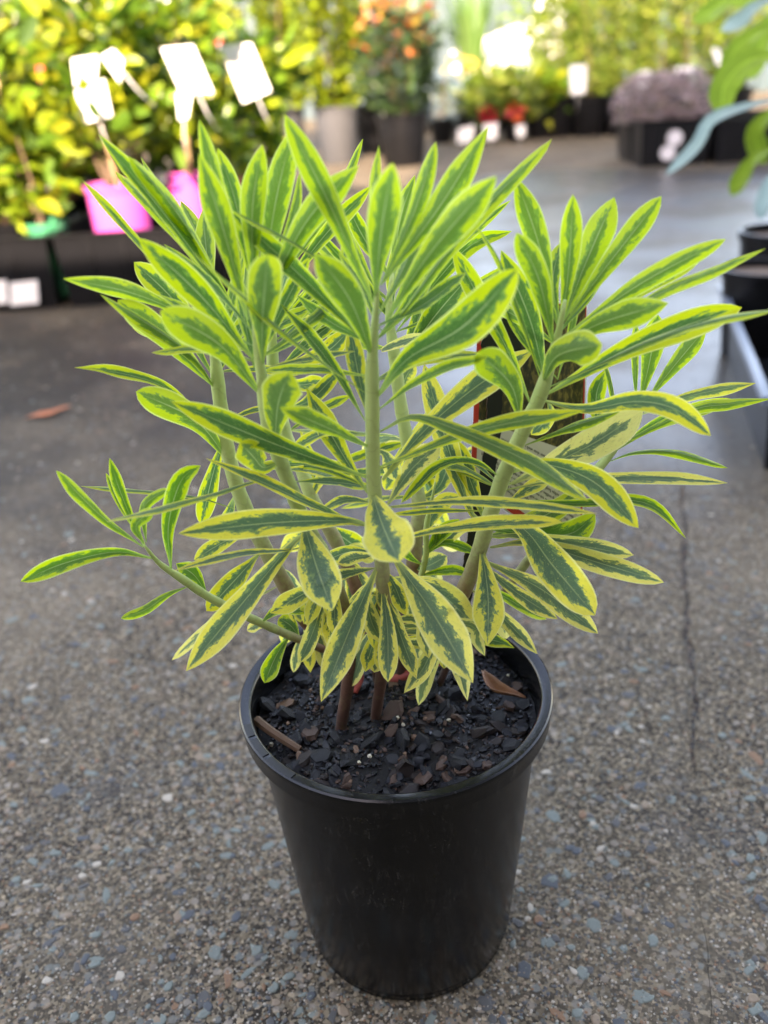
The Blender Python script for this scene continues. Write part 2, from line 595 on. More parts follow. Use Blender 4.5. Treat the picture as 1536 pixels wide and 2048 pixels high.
def stone_vf(r, asp, h, rg, k=7):
    ph = rg.random() * 6.28
    rad = [r * (1 + 0.30 * math.sin(2 * t + ph) * rg.random() + rg.uniform(-0.38, 0.30)) for t in np.linspace(0, 6.28, k, endpoint=False)]
    v, f = [], []
    a0 = rg.random() * 6.28
    ca, sa = math.cos(a0), math.sin(a0)
    for lev, (sc_, z) in enumerate(((1.0, -0.001), (0.93, h * 0.7), (0.6, h))):
        for i in range(k):
            th = 2 * math.pi * i / k
            x, y = rad[i] * sc_ * math.cos(th), rad[i] * sc_ * math.sin(th) * asp
            v.append((x * ca - y * sa, x * sa + y * ca, z + (rg.uniform(-0.1, 0.1) * h if lev else 0)))
    for lev in range(2):
        for i in range(k):
            j = (i + 1) % k
            f.append((lev * k + i, lev * k + j, (lev + 1) * k + j, (lev + 1) * k + i))
    f.append(tuple(2 * k + i for i in range(k)))
    return v, f


POTX, POTY, POTH = 0.0, 0.4612, 0.2114


def ground_spot(rg, near=True):
    while True:
        if near:
            y = 0.33 + 0.85 * rg.random() ** 1.5
        else:
            y = 0.33 + 2.0 * rg.random() ** 1.3
        x = rg.uniform(-1, 1) * (0.10 + 0.48 * y)
        if (x - POTX) ** 2 + (y - POTY) ** 2 < 0.079 ** 2:
            continue
        d = (np.array([x, y, 0]) - jA) @ jn
        if abs(d) < 0.020:
            continue
        return x, y


rs = random.Random(11)
protos = []
for i in range(24):
    v, f = stone_vf(1.0, rs.uniform(0.32, 0.9), 0.09, rs)
    me = bpy.data.meshes.new('stone')
    me.from_pydata([(a, b, c) for a, b, c in v], [], f)
    me.materials.append(STONES[rs.choice([0, 0, 1, 1, 2, 2, 0, 3, 0, 5, 2])])
    me.update()
    protos.append(me)
spots = []
for i in range(290):
    for _ in range(30):
        x, y = ground_spot(rs)
        r = rs.uniform(0.0034, 0.0078) * (1.0 if rs.random() < 0.8 else 1.5)
        if all((x - a) ** 2 + (y - b) ** 2 > (r + c) ** 2 * 1.1 for a, b, c in spots):
            break
    spots.append((x, y, r))
    o = bpy.data.objects.new('stone', rs.choice(protos))
    o.location = (x, y, 0.0)
    s = r
    o.scale = (s, s, 0.0045)
    o.rotation_euler[2] = rs.random() * 6.28
    COL.objects.link(o)
    o.parent = bed
grit = [MB() for _ in STONES]
for i in range(2300):
    x, y = ground_spot(rs, False)
    v, f = stone_vf(rs.uniform(0.0018, 0.0055), rs.uniform(0.45, 1), 0.0005, rs, 7)
    grit[rs.choice([0, 0, 1, 1, 2, 2, 3, 2, 5, 3, 0, 4])].add([(a + x, b + y, c) for a, b, c in v], f)
for i in range(30000):
    y = 0.33 + 0.75 * rs.random() ** 1.6
    x = rs.uniform(-1, 1) * (0.10 + 0.48 * y)
    if (x - POTX) ** 2 + (y - POTY) ** 2 < 0.072 ** 2 or abs((np.array([x, y, 0]) - jA) @ jn) < 0.005:
        continue
    r = rs.uniform(0.0006, 0.0017)
    k = 5
    a0 = rs.random() * 6.28
    ring = [(x + r * math.cos(a0 + 6.283 * i / k) * rs.uniform(0.7, 1.2), y + r * math.sin(a0 + 6.283 * i / k) * rs.uniform(0.7, 1.2), -0.0002) for i in range(k)]
    f = [(i, (i + 1) % k, k) for i in range(k)]
    grit[rs.choice([3, 4, 2, 5, 3, 0, 2, 4, 3, 1])].add(ring + [(x, y, r * 0.55)], f)
for i in range(1500):
    q = jA + jd * rs.uniform(-0.15, 0.7) + jn * rs.gauss(0, 0.006)
    r = rs.uniform(0.0006, 0.0020)
    k = 5
    a0 = rs.random() * 6.28
    ring = [(q[0] + r * math.cos(a0 + 6.283 * j / k), q[1] + r * math.sin(a0 + 6.283 * j / k), -0.0024) for j in range(k)]
    grit[rs.choice([3, 2, 5, 2, 0, 2, 1, 3])].add(ring + [(q[0], q[1], -0.0022 + r * 0.7)], [(j, (j + 1) % k, k) for j in range(k)])
for g, m in zip(grit, STONES):
    stuff(g.build('fine_aggregate', m, bed))

# unseen blocks added behind the camera to keep the sun off the apron
M_BLOCKER = simple('shade_block_grey', (0.16, 0.155, 0.15), 0.8, 0.3, 0.1, 3)
b1 = mesh_obj('tall_shade_block', *box_vf(-0.62, 14, -4.0, -1.5, -0.05, 4.75), M_BLOCKER, smooth=False)
tag(b1, 'tall grey unseen block added behind the viewer to cast shade', 'shade block')
b2 = mesh_obj('low_shade_block', *box_vf(-9, -0.62, -2.2, -1.5, -0.05, 2.42), M_BLOCKER, smooth=False)
tag(b2, 'lower grey unseen block added beside the tall one to cast shade', 'wall')

# ------------------------------------------------------------------ the plant in its pot
plant = thing('potted_plant', 'variegated spurge with green and yellow leaves in a round black nursery pot', 'potted plant', (POTX, POTY, 0))
LOC = np.array([POTX, POTY, 0.0])

prof = [(0.001, 0.004), (0.060, 0.004), (0.064, 0.0), (0.0700, 0.0005), (0.0722, 0.003), (0.0728, 0.0105), (0.0738, 0.0112), (0.0745, 0.013),
        (0.0790, 0.060), (0.0835, 0.110), (0.0878, 0.160), (0.0908, 0.1935), (0.0912, 0.1965), (0.0972, 0.1962),
        (0.0984, 0.1972), (0.0992, 0.2070), (0.0997, 0.2090), (0.0995, 0.2105), (0.0985, 0.2114), (0.0940, 0.2112), (0.0926, 0.2106),
        (0.0915, 0.2085), (0.0885, 0.1700), (0.0860, 0.1500)]
SEG = 96
v, f = lathe_vf(prof, SEG)
pot = mesh_obj('pot', v, f, M_POT, plant)
es = pot.modifiers.new('edges', 'EDGE_SPLIT')
es.split_angle = math.radians(40)
# moulded slots in the rim top, front left
for k, (a0, a1) in enumerate(((197, 204), (206, 216), (218, 231))):
    aa = [math.radians(a0 + (a1 - a0) * i / 6) for i in range(7)]
    vv, ff = [], []
    for a in aa:
        for r, z in ((0.0985, 0.21155), (0.0978, 0.2118), (0.0945, 0.2118), (0.0938, 0.21150)):
            vv.append((r * math.cos(a), r * math.sin(a), z))
    for i in range(6):
        for j in range(3):
            ff.append((i * 4 + j, (i + 1) * 4 + j, (i + 1) * 4 + j + 1, i * 4 + j + 1))
    mesh_obj('rim_slot', vv, ff, simple('rim_slot_dark', (0.004, 0.004, 0.004), 0.6), plant)

# potting mix
SZ = 0.193


def soil_z(x, y):
    r = math.hypot(x, y)
    return SZ + 0.004 * math.sin(x * 60 + 1) * math.cos(y * 50) + 0.006 * (1 - r / 0.09) - 0.004 * max(0, (r - 0.06) / 0.03)


v, f = [(0, 0, soil_z(0, 0))], []
NR, NA = 14, 48
for i in range(1, NR + 1):
    for k in range(NA):
        th = 2 * math.pi * k / NA
        r = 0.0897 * i / NR
        x, y = r * math.cos(th), r * math.sin(th)
        v.append((x, y, soil_z(x, y) + rs.uniform(-0.001, 0.001)))
for k in range(NA):
    f.append((0, 1 + k, 1 + (k + 1) % NA))
for i in range(NR - 1):
    for k in range(NA):
        f.append((1 + i * NA + k, 1 + (i + 1) * NA + k, 1 + (i + 1) * NA + (k + 1) % NA, 1 + i * NA + (k + 1) % NA))
soil = mesh_obj('potting_mix', v, f, M_SOIL, plant)
CHIPM = [simple('chip_%s' % n, c, r, 0.34, 0.35, 150, 0.5, 400) for n, c, r in (
    ('black', (0.004, 0.004, 0.005), 0.42), ('charcoal', (0.009, 0.009, 0.012), 0.24), ('darkbrown', (0.018, 0.011, 0.008), 0.5),
    ('brown', (0.075, 0.042, 0.028), 0.55), ('tan', (0.19, 0.115, 0.075), 0.6), ('perlite', (0.55, 0.50, 0.38), 0.7))]


def chip_vf(lx, ly, lz, rg):
    k = 6
    v, f = [], []
    for z, s in ((-1, 0.85), (0.2, 1.0), (1, 0.8)):
        for i in range(k):
            th = 2 * math.pi * i / k
            q = rg.uniform(0.7, 1.15) * s
            v.append((lx * q * math.cos(th), ly * q * math.sin(th), lz * z * rg.uniform(0.7, 1.2)))
    for l in range(2):
        for i in range(k):
            j = (i + 1) % k
            f.append((l * k + i, l * k + j, (l + 1) * k + j, (l + 1) * k + i))
    f.append(tuple(range(k))[::-1])
    f.append(tuple(2 * k + i for i in range(k)))
    return v, f


cprot = []
for i in range(30):
    v, f = chip_vf(1.0, rs.uniform(0.35, 0.8), rs.uniform(0.18, 0.35), rs)
    me = bpy.data.meshes.new('bark_chip')
    me.from_pydata(v, [], f)
    me.materials.append(CHIPM[(0, 0, 0, 1, 1, 2, 2, 3, 1, 0)[i % 10] if i < 27 else (3, 4, 3)[i - 27]])
    me.update()
    cprot.append(me)
for i in range(285):
    r = 0.084 * math.sqrt(rs.random())
    th = rs.random() * 6.283
    if math.sin(th) > 0.3 and rs.random() < 0.4:
        th = -th
    x, y = r * math.cos(th), r * math.sin(th)
    o = bpy.data.objects.new('bark_chip', rs.choice(cprot))
    s = rs.uniform(0.0030, 0.0070) if rs.random() < 0.85 else rs.uniform(0.007, 0.0105)
    o.scale = (s, s, s)
    o.location = (x, y, soil_z(x, y) + s * 0.12)
    o.rotation_euler = (rs.gauss(0, 0.45), rs.gauss(0, 0.45), rs.random() * 6.28)
    COL.objects.link(o)
    o.parent = soil
small = [MB() for _ in CHIPM]
for i in range(2600):
    r = 0.088 * math.sqrt(rs.random())
    th = rs.random() * 6.283
    x, y = r * math.cos(th), r * math.sin(th)
    s = rs.uniform(0.0008, 0.0026)
    v, f = chip_vf(s, s * rs.uniform(0.3, 0.8), s * 0.35, rs)
    rot = Matrix.Rotation(rs.random() * 6.28, 3, 'Z') @ Matrix.Rotation(rs.gauss(0, 0.6), 3, 'X')
    v = [tuple(rot @ Vector(p) + Vector((x, y, soil_z(x, y) + 0.0006))) for p in v]
    small[rs.choice([0, 0, 0, 1, 1, 2, 2, 3, 0, 1, 2])].add(v, f)
for i in range(26):
    r = 0.085 * math.sqrt(rs.random())
    th = rs.random() * 6.283
    x, y = r * math.cos(th), r * math.sin(th)
    v, f = chip_vf(0.0014, 0.0013, 0.0012, rs)
    small[rs.choice([5, 4, 5])].add([(a + x, b + y, c + soil_z(x, y) + 0.001) for a, b, c in v], f)
for g, m in zip(small, CHIPM):
    stuff(g.build('fine_potting_mix', m, soil, smooth=False))

# stems: (image polyline, Y at each end, radius at base and top in metres)
STEMS = {
    'S1': ([(748, 1458), (764, 1340), (768, 1260), (766, 1160), (757, 1060), (747, 960), (745, 860), (744, 760), (746, 690), (752, 620), (755, 560)], 0.452, 0.420, 0.0052, 0.0033),
    'L2': ([(680, 1470), (700, 1300), (664, 1150), (612, 1050), (585, 985), (560, 920), (537, 852), (523, 750), (512, 680), (508, 610)], 0.455, 0.432, 0.0056, 0.0034),
    'L1': ([(712, 1400), (670, 1310), (610, 1240), (567, 1165), (523, 1084), (486, 1006), (462, 930), (446, 850), (431, 722), (424, 650), (430, 590)], 0.470, 0.478, 0.0060, 0.0036),
    'B1': ([(760, 1395), (742, 1270), (690, 1120), (626, 1000), (606, 946), (572, 870), (548, 760), (545, 640), (550, 560)], 0.480, 0.525, 0.0052, 0.0036),
    'R1': ([(832, 1405), (866, 1310), (905, 1230), (945, 1140), (965, 1080), (983, 1021), (1000, 970), (1018, 925), (1044, 865), (1075, 803), (1100, 730), (1118, 660), (1130, 600)], 0.462, 0.440, 0.0058, 0.0036),
    'R2': ([(868, 1395), (905, 1310), (950, 1250), (1007, 1185), (1060, 1115), (1120, 1030), (1180, 955), (1215, 915), (1250, 860), (1280, 800), (1290, 770)], 0.480, 0.515, 0.0036, 0.0026),
    'B2': ([(800, 1390), (812, 1250), (830, 1100), (838, 1010), (830, 960), (812, 870), (800, 800), (790, 720), (778, 620), (785, 540)], 0.490, 0.540, 0.0056, 0.0036),
    'SS': ([(694, 1375), (665, 1312), (640, 1296), (598, 1279), (538, 1253), (486, 1229), (416, 1193), (366, 1159), (319, 1127), (288, 1090)], 0.440, 0.425, 0.0030, 0.0024),
    'SH': ([(812, 1370), (822, 1250), (835, 1180), (852, 1110), (853, 1055), (871, 964)], 0.470, 0.480, 0.0022, 0.0018),
}
SOBJ, SPTS = {}, {}
for key, (px, ya, yb, ra, rb) in STEMS.items():
    n = len(px)
    p0 = PZ(*px[0], SZ - 0.004)
    ya = float(p0[1])
    pts = [PY(x, y, ya + (yb - ya) * (i / (n - 1)) ** 0.7) for i, (x, y) in enumerate(px)]
    pts[0] = p0
    c = catmull(pts, 40)
    SPTS[key] = (np.array(px, float), np.array(pts))
    rad = [(ra + (rb - ra) * (i / 39) ** 0.9) * (0.62 + 0.38 * min(1, i / 14)) * min(1, 0.25 + (39 - i) / 9) for i in range(40)]
    rad = [r * (1 + 0.05 * math.sin(i * 2.3 + len(key))) for i, r in enumerate(rad)]
    v, f, uv = tube_vf([p - LOC for p in c], rad, 12)
    SOBJ[key] = mesh_obj('stem', v, f, M_STEM, plant, uvs=uv)


def stem_near(key, x, y):
    px, P3 = SPTS[key]
    best = None
    for i in range(len(px) - 1):
        a, b = px[i], px[i + 1]
        t = np.clip(((np.array([x, y]) - a) @ (b - a)) / ((b - a) @ (b - a)), 0, 1)
        q = a + (b - a) * t
        d = np.hypot(*(q - (x, y)))
        if best is None or d < best[0]:
            best = (d, P3[i] + (P3[i + 1] - P3[i]) * t, q)
    return best


def width_profile(t, tip=1.0):
    pk = 0.70
    if t < pk:
        s = t / pk
        return 0.10 + 0.90 * (s * s * (3 - 2 * s)) ** 0.72
    s = (t - pk) / (1 - pk)
    return max(0.0, 1 - s ** (2.3 * tip)) ** (1.55 - 0.75 * tip)


NL = 22
NW = 8


def blade(name, C3, wm, roll, side, age, rg, parent, ext=None, fold=0.16, origin=LOC, tip=1.0, tips=True):
    """one leaf: centre line C3 (world), full width wm, rolled about its axis, upper or lower side towards the viewer"""
    n = len(C3)
    L = np.cumsum([0] + [np.linalg.norm(b - a) for a, b in zip(C3, C3[1:])])
    L = L / L[-1]
    ph = [rg.random() * 6.28 for _ in range(4)]
    verts, uvs, faces = [], [], []
    rr = math.radians(roll)
    wav = rg.uniform(0.03, 0.09)
    tw = rg.uniform(-0.25, 0.25)
    for i in range(n):
        T = norm(C3[min(i + 1, n - 1)] - C3[max(i - 1, 0)])
        V = norm(C3[i] - CAM)
        S = norm(np.cross(T, V))
        N = np.cross(S, T)
        if N @ V > 0:
            N, S = -N, -S
        # tilt the blade so that its normal leans up (roll > 0) or down (roll < 0)
        sg = 1.0 if S[2] > 0 else -1.0
        r2 = rr + tw * (L[i] - 0.5)
        S2 = S * math.cos(r2) - N * math.sin(r2) * sg
        N2 = N * math.cos(r2) + S * math.sin(r2) * sg
        A = N2 if side == 'U' else -N2          # towards the leaf's upper side
        wl = wm * width_profile(L[i], tip) * (1 + 0.05 * math.sin(9 * L[i] + ph[0]))
        fd = fold * (1.15 - 0.5 * L[i])
        for j in range(NW + 1):
            s = 2 * j / NW - 1
            lift = wl * 0.5 * (fd * abs(s) ** 1.2 * 1.6) + wl * wav * abs(s) ** 2 * math.sin(15 * L[i] + ph[1] + (0 if s > 0 else ph[2]))
            inset = math.sqrt(max(0.2, 1 - (fd * 1.2) ** 2))
            verts.append(C3[i] + S2 * (s * wl * 0.5 * inset) + A * lift - origin)
            uvs.append((j / NW, L[i]))
    up = (side == 'U')
    for i in range(n - 1):
        for j in range(NW):
            q = (i * (NW + 1) + j, i * (NW + 1) + j + 1, (i + 1) * (NW + 1) + j + 1, (i + 1) * (NW + 1) + j)
            faces.append(q)
    # make the face normal the upper side
    a, b, c = (np.asarray(verts[k]) for k in (n // 2 * (NW + 1) + 3, n // 2 * (NW + 1) + 4, (n // 2 + 1) * (NW + 1) + 4))
    nn = np.cross(b - a, c - b)
    V = norm(C3[n // 2] - CAM)
    facing = nn @ V < 0
    if facing != up:
        faces = [q[::-1] for q in faces]
    o = mesh_obj(name, verts, faces, M_LEAF, parent, uvs=uvs)
    o.color = (age, rg.random(), rg.random() if ext is None else ext, 1)
    return o


LEAFC = {}


def leaf(stem, pts, wpx, side='U', age=0.3, dy=0.0, roll=0.0, ext=None, fold=0.16, y0=0.0, tip=1.0):
    rg = random.Random(len(LEAFC) * 31 + 5)
    d, P, q = stem_near(stem, *pts[0])
    yb = P[1] + y0
    px = list(pts)
    if d > 26:
        px = [tuple(q)] + px
    n = len(px)
    seg = np.cumsum([0] + [math.hypot(b[0] - a[0], b[1] - a[1]) for a, b in zip(px, px[1:])])
    C = catmull([np.array([*p, yb + dy * 0.01 * s / seg[-1]]) for p, s in zip(px, seg)], NL)
    C3 = [PY(c[0], c[1], c[2]) for c in C]
    mid = C3[int(NL * 0.62)]
    depth = (mid - CAM) @ FW
    wm = wpx * depth / F / math.cos(math.radians(min(abs(roll), 62)))
    o = blade('leaf', C3, wm * 0.95, roll, side, age, rg, SOBJ[stem], ext, fold, tip=tip)
    LEAFC[len(LEAFC)] = (C3, o)
    return C3


LV = [
    # centre stem, top
    ('S1', [(750, 600), (763, 460), (785, 325)], 82, 'L', .20, -5, 0),
    ('S1', [(745, 605), (660, 410), (568, 228)], 58, 'L', .12, 1, 0),
    ('S1', [(755, 560), (748, 400), (758, 290)], 28, 'L', .10, 3, 10),
    ('S1', [(762, 570), (830, 420), (872, 283)], 42, 'L', .12, 2, 10),
    ('S1', [(766, 565), (885, 405), (977, 252)], 70, 'L', .12, 2, 0),
    ('S1', [(772, 640), (865, 500), (993, 352)], 80, 'L', .20, -4, 0),
    ('S1', [(785, 650), (930, 460), (1104, 278)], 36, 'L', .16, 4, 30),
    ('S1', [(738, 690), (600, 550), (458, 420)], 54, 'U', .25, 2, 0),
    ('S1', [(748, 722), (700, 600), (630, 506)], 76, 'L', .22, -4, 0),
    ('S1', [(735, 590), (620, 503), (450, 412)], 11, 'L', .30, 1, 65),
    ('S1', [(757, 790), (815, 718), (930, 650), (1037, 536)], 98, 'U', .32, -5, 0),
    ('S1', [(753, 822), (860, 752), (978, 712)], 27, 'L', .35, -3, -45),
    ('S1', [(735, 788), (590, 682), (382, 500)], 15, 'L', .25, -3, 62),
    ('S1', [(730, 842), (655, 720), (562, 608)], 34, 'U', .30, 2, 25),
    ('S1', [(745, 898), (660, 858), (560, 815)], 46, 'L', .30, -5, -20),
    ('S1', [(738, 956), (560, 892), (342, 802)], 62, 'U', .38, -2, 0),
    ('S1', [(750, 1056), (690, 1042), (540, 1046), (357, 1067)], 64, 'U', .75, -4, 10),
    ('S1', [(744, 985), (765, 1050), (798, 1125)], 104, 'U', .85, -7, 0),
    ('S1', [(757, 1128), (700, 1258), (642, 1404)], 66, 'U', .88, -5, 0),
    ('S1', [(764, 1170), (775, 1260), (776, 1364)], 42, 'U', .88, -4, 0),
    ('S1', [(774, 1195), (808, 1290), (833, 1358)], 38, 'U', .90, -3, 0),
    ('S1', [(783, 1108), (868, 1230), (946, 1366)], 96, 'U', .90, -6, 0),
    ('S1', [(735, 985), (680, 900), (612, 775)], 50, 'U', .50, 4, 0),
    ('S1', [(756, 935), (960, 860), (1172, 820)], 36, 'L', .55, -2, -20),
    ('S1', [(760, 863), (825, 834), (920, 862), (1060, 925), (1178, 1003)], 44, 'L', .52, -3, 25),
    ('S1', [(765, 960), (850, 860), (950, 775), (1072, 695)], 64, 'U', .82, 4, 0),
    ('S1', [(775, 1010), (820, 942), (878, 888)], 50, 'U', .95, 3, 0),
    ('S1', [(760, 1016), (960, 1004), (1193, 1027)], 26, 'U', .78, -3, 40),
    ('S1', [(765, 1086), (900, 1058), (1020, 1047), (1125, 1044)], 32, 'U', .80, -3, 35),
    ('S1', [(748, 1005), (690, 1000), (640, 1022)], 22, 'U', .70, 2, 20),
    ('S1', [(752, 1110), (712, 1115), (675, 1126)], 30, 'U', .90, -1, 10),
    ('S1', [(752, 1136), (700, 1146), (640, 1162)], 26, 'U', .90, -1, 20),
    ('S1', [(735, 1190), (742, 1240), (765, 1288)], 40, 'U', .95, -1, 0),
    ('S1', [(738, 1270), (716, 1330), (704, 1373)], 34, 'U', 1.0, 0, 0),
    ('S1', [(720, 1190), (690, 1260), (690, 1330)], 50, 'U', .92, 1, 0),
    ('S1', [(740, 870), (650, 866), (575, 902)], 24, 'U', .55, 4, 30),
    ('S1', [(735, 830), (715, 740), (700, 655)], 42, 'U', .60, 4, 0),
    ('S1', [(720, 1050), (690, 1040), (520, 962), (412, 917)], 26, 'U', .62, -2, 40),
    # lower centre, hanging
    ('S1', [(800, 1160), (870, 1180), (945, 1245)], 64, 'U', .90, 2, 0),
    ('S1', [(855, 1290), (850, 1330), (808, 1386)], 40, 'U', .95, -1, 0),
    ('S1', [(862, 1290), (852, 1350), (837, 1411)], 38, 'L', 1.0, 0, 0),
    ('S1', [(838, 1240), (850, 1280), (858, 1317)], 34, 'U', .95, -1, 0),
    ('S1', [(895, 1270), (922, 1340), (935, 1402)], 42, 'U', 1.0, -1, 0),
    ('S1', [(935, 1250), (955, 1282), (970, 1312)], 30, 'L', 1.0, 0, 0),
    # second stem from the left
    ('L2', [(525, 735), (525, 640), (535, 508)], 88, 'L', .34, -6, 0),
    ('L2', [(522, 790), (440, 690), (320, 622)], 82, 'L', .22, -4, 0),
    ('L2', [(508, 720), (400, 590), (277, 476)], 70, 'U', .26, -1, 0),
    ('L2', [(495, 640), (450, 470), (398, 305)], 64, 'L', .20, -2, 0),
    ('L2', [(488, 580), (440, 400), (398, 238)], 44, 'L', .04, 2, 0),
    ('L2', [(505, 560), (470, 400), (435, 296)], 42, 'U', .12, 4, 0),
    ('L2', [(508, 600), (505, 420), (525, 288)], 62, 'L', .12, 1, 0),
    ('L2', [(525, 570), (552, 400), (585, 262)], 64, 'L', .02, 3, 0),
    ('L2', [(540, 560), (588, 430), (600, 342)], 26, 'L', .10, 4, 0),
    ('L2', [(530, 600), (615, 440), (718, 330)], 74, 'L', .10, 0, 0),
    ('L2', [(550, 890), (556, 810), (578, 744)], 86, 'L', .42, -6, 0),
    ('L2', [(528, 935), (508, 915), (480, 884)], 60, 'L', .50, -3, 0),
    ('L2', [(606, 1040), (632, 1130), (665, 1222)], 92, 'U', .86, -6, 0),
    ('L2', [(590, 1082), (480, 1212), (372, 1342)], 62, 'U', .86, -4, 0),
    ('L2', [(592, 1098), (470, 1110), (346, 1142)], 17, 'U', .80, -4, 50),
    ('L2', [(575, 968), (515, 962), (400, 996), (212, 1044)], 15, 'L', .55, -5, 60),
    ('L2', [(660, 1160), (610, 1186), (540, 1226)], 48, 'U', .84, -1, 0),
    ('L2', [(655, 1180), (628, 1258), (601, 1325)], 36, 'U', .92, 0, 0),
    ('L2', [(650, 1220), (612, 1290), (596, 1329)], 24, 'L', 1.0, 1, 0),
    ('L2', [(660, 1180), (668, 1250), (690, 1310)], 60, 'U', .90, 0, 0),
    # left stem
    ('L1', [(462, 610), (330, 430), (196, 268)], 42, 'U', .20, -2, 30),
    ('L1', [(450, 580), (350, 420), (256, 312)], 42, 'L', .18, -2, 15),
    ('L1', [(435, 580), (330, 440), (230, 342)], 24, 'L', .20, 0, 45),
    ('L1', [(425, 570), (335, 410), (281, 313)], 28, 'L', .15, 3, 20),
    ('L1', [(415, 640), (270, 480), (164, 360)], 21, 'U', .22, 0, 45),
    ('L1', [(420, 690), (340, 592), (268, 524)], 58, 'U', .32, 2, 0),
    ('L1', [(418, 650), (270, 588), (126, 557)], 44, 'L', .22, -4, -15),
    ('L1', [(430, 775), (330, 672), (235, 600)], 62, 'L', .20, -3, 0),
    ('L1', [(440, 790), (370, 700), (200, 588)], 28, 'L', .22, -4, 40),
    ('L1', [(430, 860), (330, 775), (220, 742), (148, 735)], 25, 'U', .32, -2, 40),
    ('L1', [(460, 925), (390, 840), (272, 783)], 68, 'L', .22, -3, 0),
    ('L1', [(452, 870), (428, 940), (402, 1050)], 40, 'U', .42, 1, 0),
    ('L1', [(500, 1060), (440, 1088), (388, 1120)], 38, 'U', .70, 0, 0),
    ('L1', [(480, 1020), (370, 990), (160, 972)], 11, 'L', .40, 0, 60),
    ('L1', [(520, 1105), (470, 1160), (413, 1222)], 52, 'U', .62, -3, 0),
    ('L1', [(470, 990), (450, 1050), (430, 1110)], 44, 'U', .55, 3, 0),
    ('L1', [(560, 1170), (450, 1230), (344, 1320)], 21, 'U', .92, -1, 30),
    ('L1', [(425, 560), (395, 470), (360, 400)], 38, 'L', .15, 4, 0),
    ('L1', [(430, 600), (415, 520), (405, 420)], 46, 'L', .2, 3, 0),
    # back left stem
    ('B1', [(560, 735), (650, 705), (708, 650)], 42, 'U', .60, 2, 0),
    ('B1', [(556, 740), (620, 682), (680, 635)], 30, 'U', .45, 2, 0),
    ('B1', [(558, 640), (615, 592), (662, 560)], 38, 'U', .35, 2, 0),
    ('B1', [(556, 650), (640, 572), (716, 516)], 38, 'U', .30, 1, 0),
    ('B1', [(556, 600), (640, 482), (742, 372)], 40, 'U', .25, 2, 0),
    ('B1', [(560, 560), (670, 400), (726, 277)], 24, 'L', .12, 3, 20),
    ('B1', [(560, 690), (592, 662), (636, 640)], 48, 'U', .85, 2, 0),
    ('B1', [(580, 890), (640, 960), (600, 860)], 20, 'U', .6, 2, 0),
    ('B1', [(620, 1005), (640, 960), (668, 926)], 27, 'U', .80, 0, 0),
    ('B1', [(650, 1050), (700, 1085), (732, 1112)], 54, 'U', .50, 2, 0),
    ('B1', [(640, 1040), (600, 1075), (560, 1100)], 40, 'U', .80, 2, 0),
    ('B1', [(690, 1130), (640, 1120), (600, 1150)], 44, 'U', .85, 2, 0),
    ('B1', [(556, 760), (600, 770), (650, 760)], 36, 'U', .5, 3, 0),
    ('B1', [(565, 820), (620, 800), (680, 740)], 34, 'U', .55, 3, 0),
    # right stem
    ('R1', [(1020, 945), (1085, 928), (1190, 965), (1277, 1056)], 62, 'U', .62, -5, 0),
    ('R1', [(985, 1030), (1050, 1060), (1105, 1130), (1190, 1231)], 84, 'U', .82, -5, 0),
    ('R1', [(962, 1092), (976, 1190), (975, 1292)], 66, 'U', .82, -5, 0),
    ('R1', [(965, 1120), (1085, 1180), (1196, 1267)], 52, 'U', .92, -3, 0),
    ('R1', [(965, 1130), (1040, 1190), (1115, 1238)], 34, 'U', .90, -1, 0),
    ('R1', [(985, 1072), (1040, 1072), (1130, 1086), (1267, 1110)], 40, 'U', .93, 1, 0),
    ('R1', [(980, 1095), (1060, 1086), (1180, 1120), (1328, 1165)], 48, 'U', .92, 0, 0),
    ('R1', [(1013, 980), (1110, 964), (1300, 958), (1456, 966)], 30, 'U', .90, 1, 30),
    ('R1', [(1000, 1000), (1165, 1008), (1250, 1000), (1312, 1016), (1372, 1077)], 28, 'U', .20, 2, 20),
    ('R1', [(1022, 968), (1110, 925), (1190, 885), (1286, 822)], 80, 'U', .98, 3, 0, .12),
    ('R1', [(1080, 800), (1170, 818), (1270, 803), (1350, 818), (1422, 872)], 48, 'U', .66, -4, 10),
    ('R1', [(1090, 790), (1250, 700), (1380, 648), (1484, 615)], 66, 'U', .38, -1, 0),
    ('R1', [(1095, 775), (1300, 682), (1420, 642), (1560, 618)], 17, 'L', .30, -5, 60),
    ('R1', [(1110, 695), (1205, 645), (1337, 606)], 66, 'L', .22, -4, 0),
    ('R1', [(1083, 770), (1115, 712), (1204, 688)], 86, 'L', .34, -6, 0),
    ('R1', [(1125, 675), (1290, 562), (1452, 478)], 50, 'L', .18, -1, 0),
    ('R1', [(1130, 680), (1270, 582), (1403, 512)], 48, 'U', .20, 3, 0),
    ('R1', [(1130, 690), (1330, 582), (1450, 532), (1532, 497)], 28, 'L', .20, -2, 35),
    ('R1', [(1135, 640), (1200, 550), (1323, 392)], 54, 'L', .06, 2, 0),
    ('R1', [(1128, 640), (1170, 530), (1229, 394)], 70, 'L', .08, 3, 0),
    ('R1', [(1122, 660), (1138, 530), (1146, 389)], 50, 'L', .16, 0, 0),
    ('R1', [(1108, 695), (1078, 560), (1033, 466)], 64, 'L', .14, -3, 0),
    ('R1', [(1110, 610), (1072, 470), (1030, 352)], 62, 'L', .08, 2, 0),
    ('R1', [(1118, 640), (1106, 560), (1122, 485)], 38, 'U', .15, 4, 0),
    ('R1', [(1092, 770), (1060, 640), (1002, 500)], 62, 'U', .30, 2, 0),
    ('R1', [(1088, 780), (1050, 650), (1000, 522), (945, 440)], 15, 'L', .25, 0, 60),
    ('R1', [(1042, 850), (1022, 770), (955, 704)], 80, 'L', .26, -5, 0),
    ('R1', [(1060, 805), (1010, 690), (955, 590), (905, 494)], 48, 'U', .26, 3, 0),
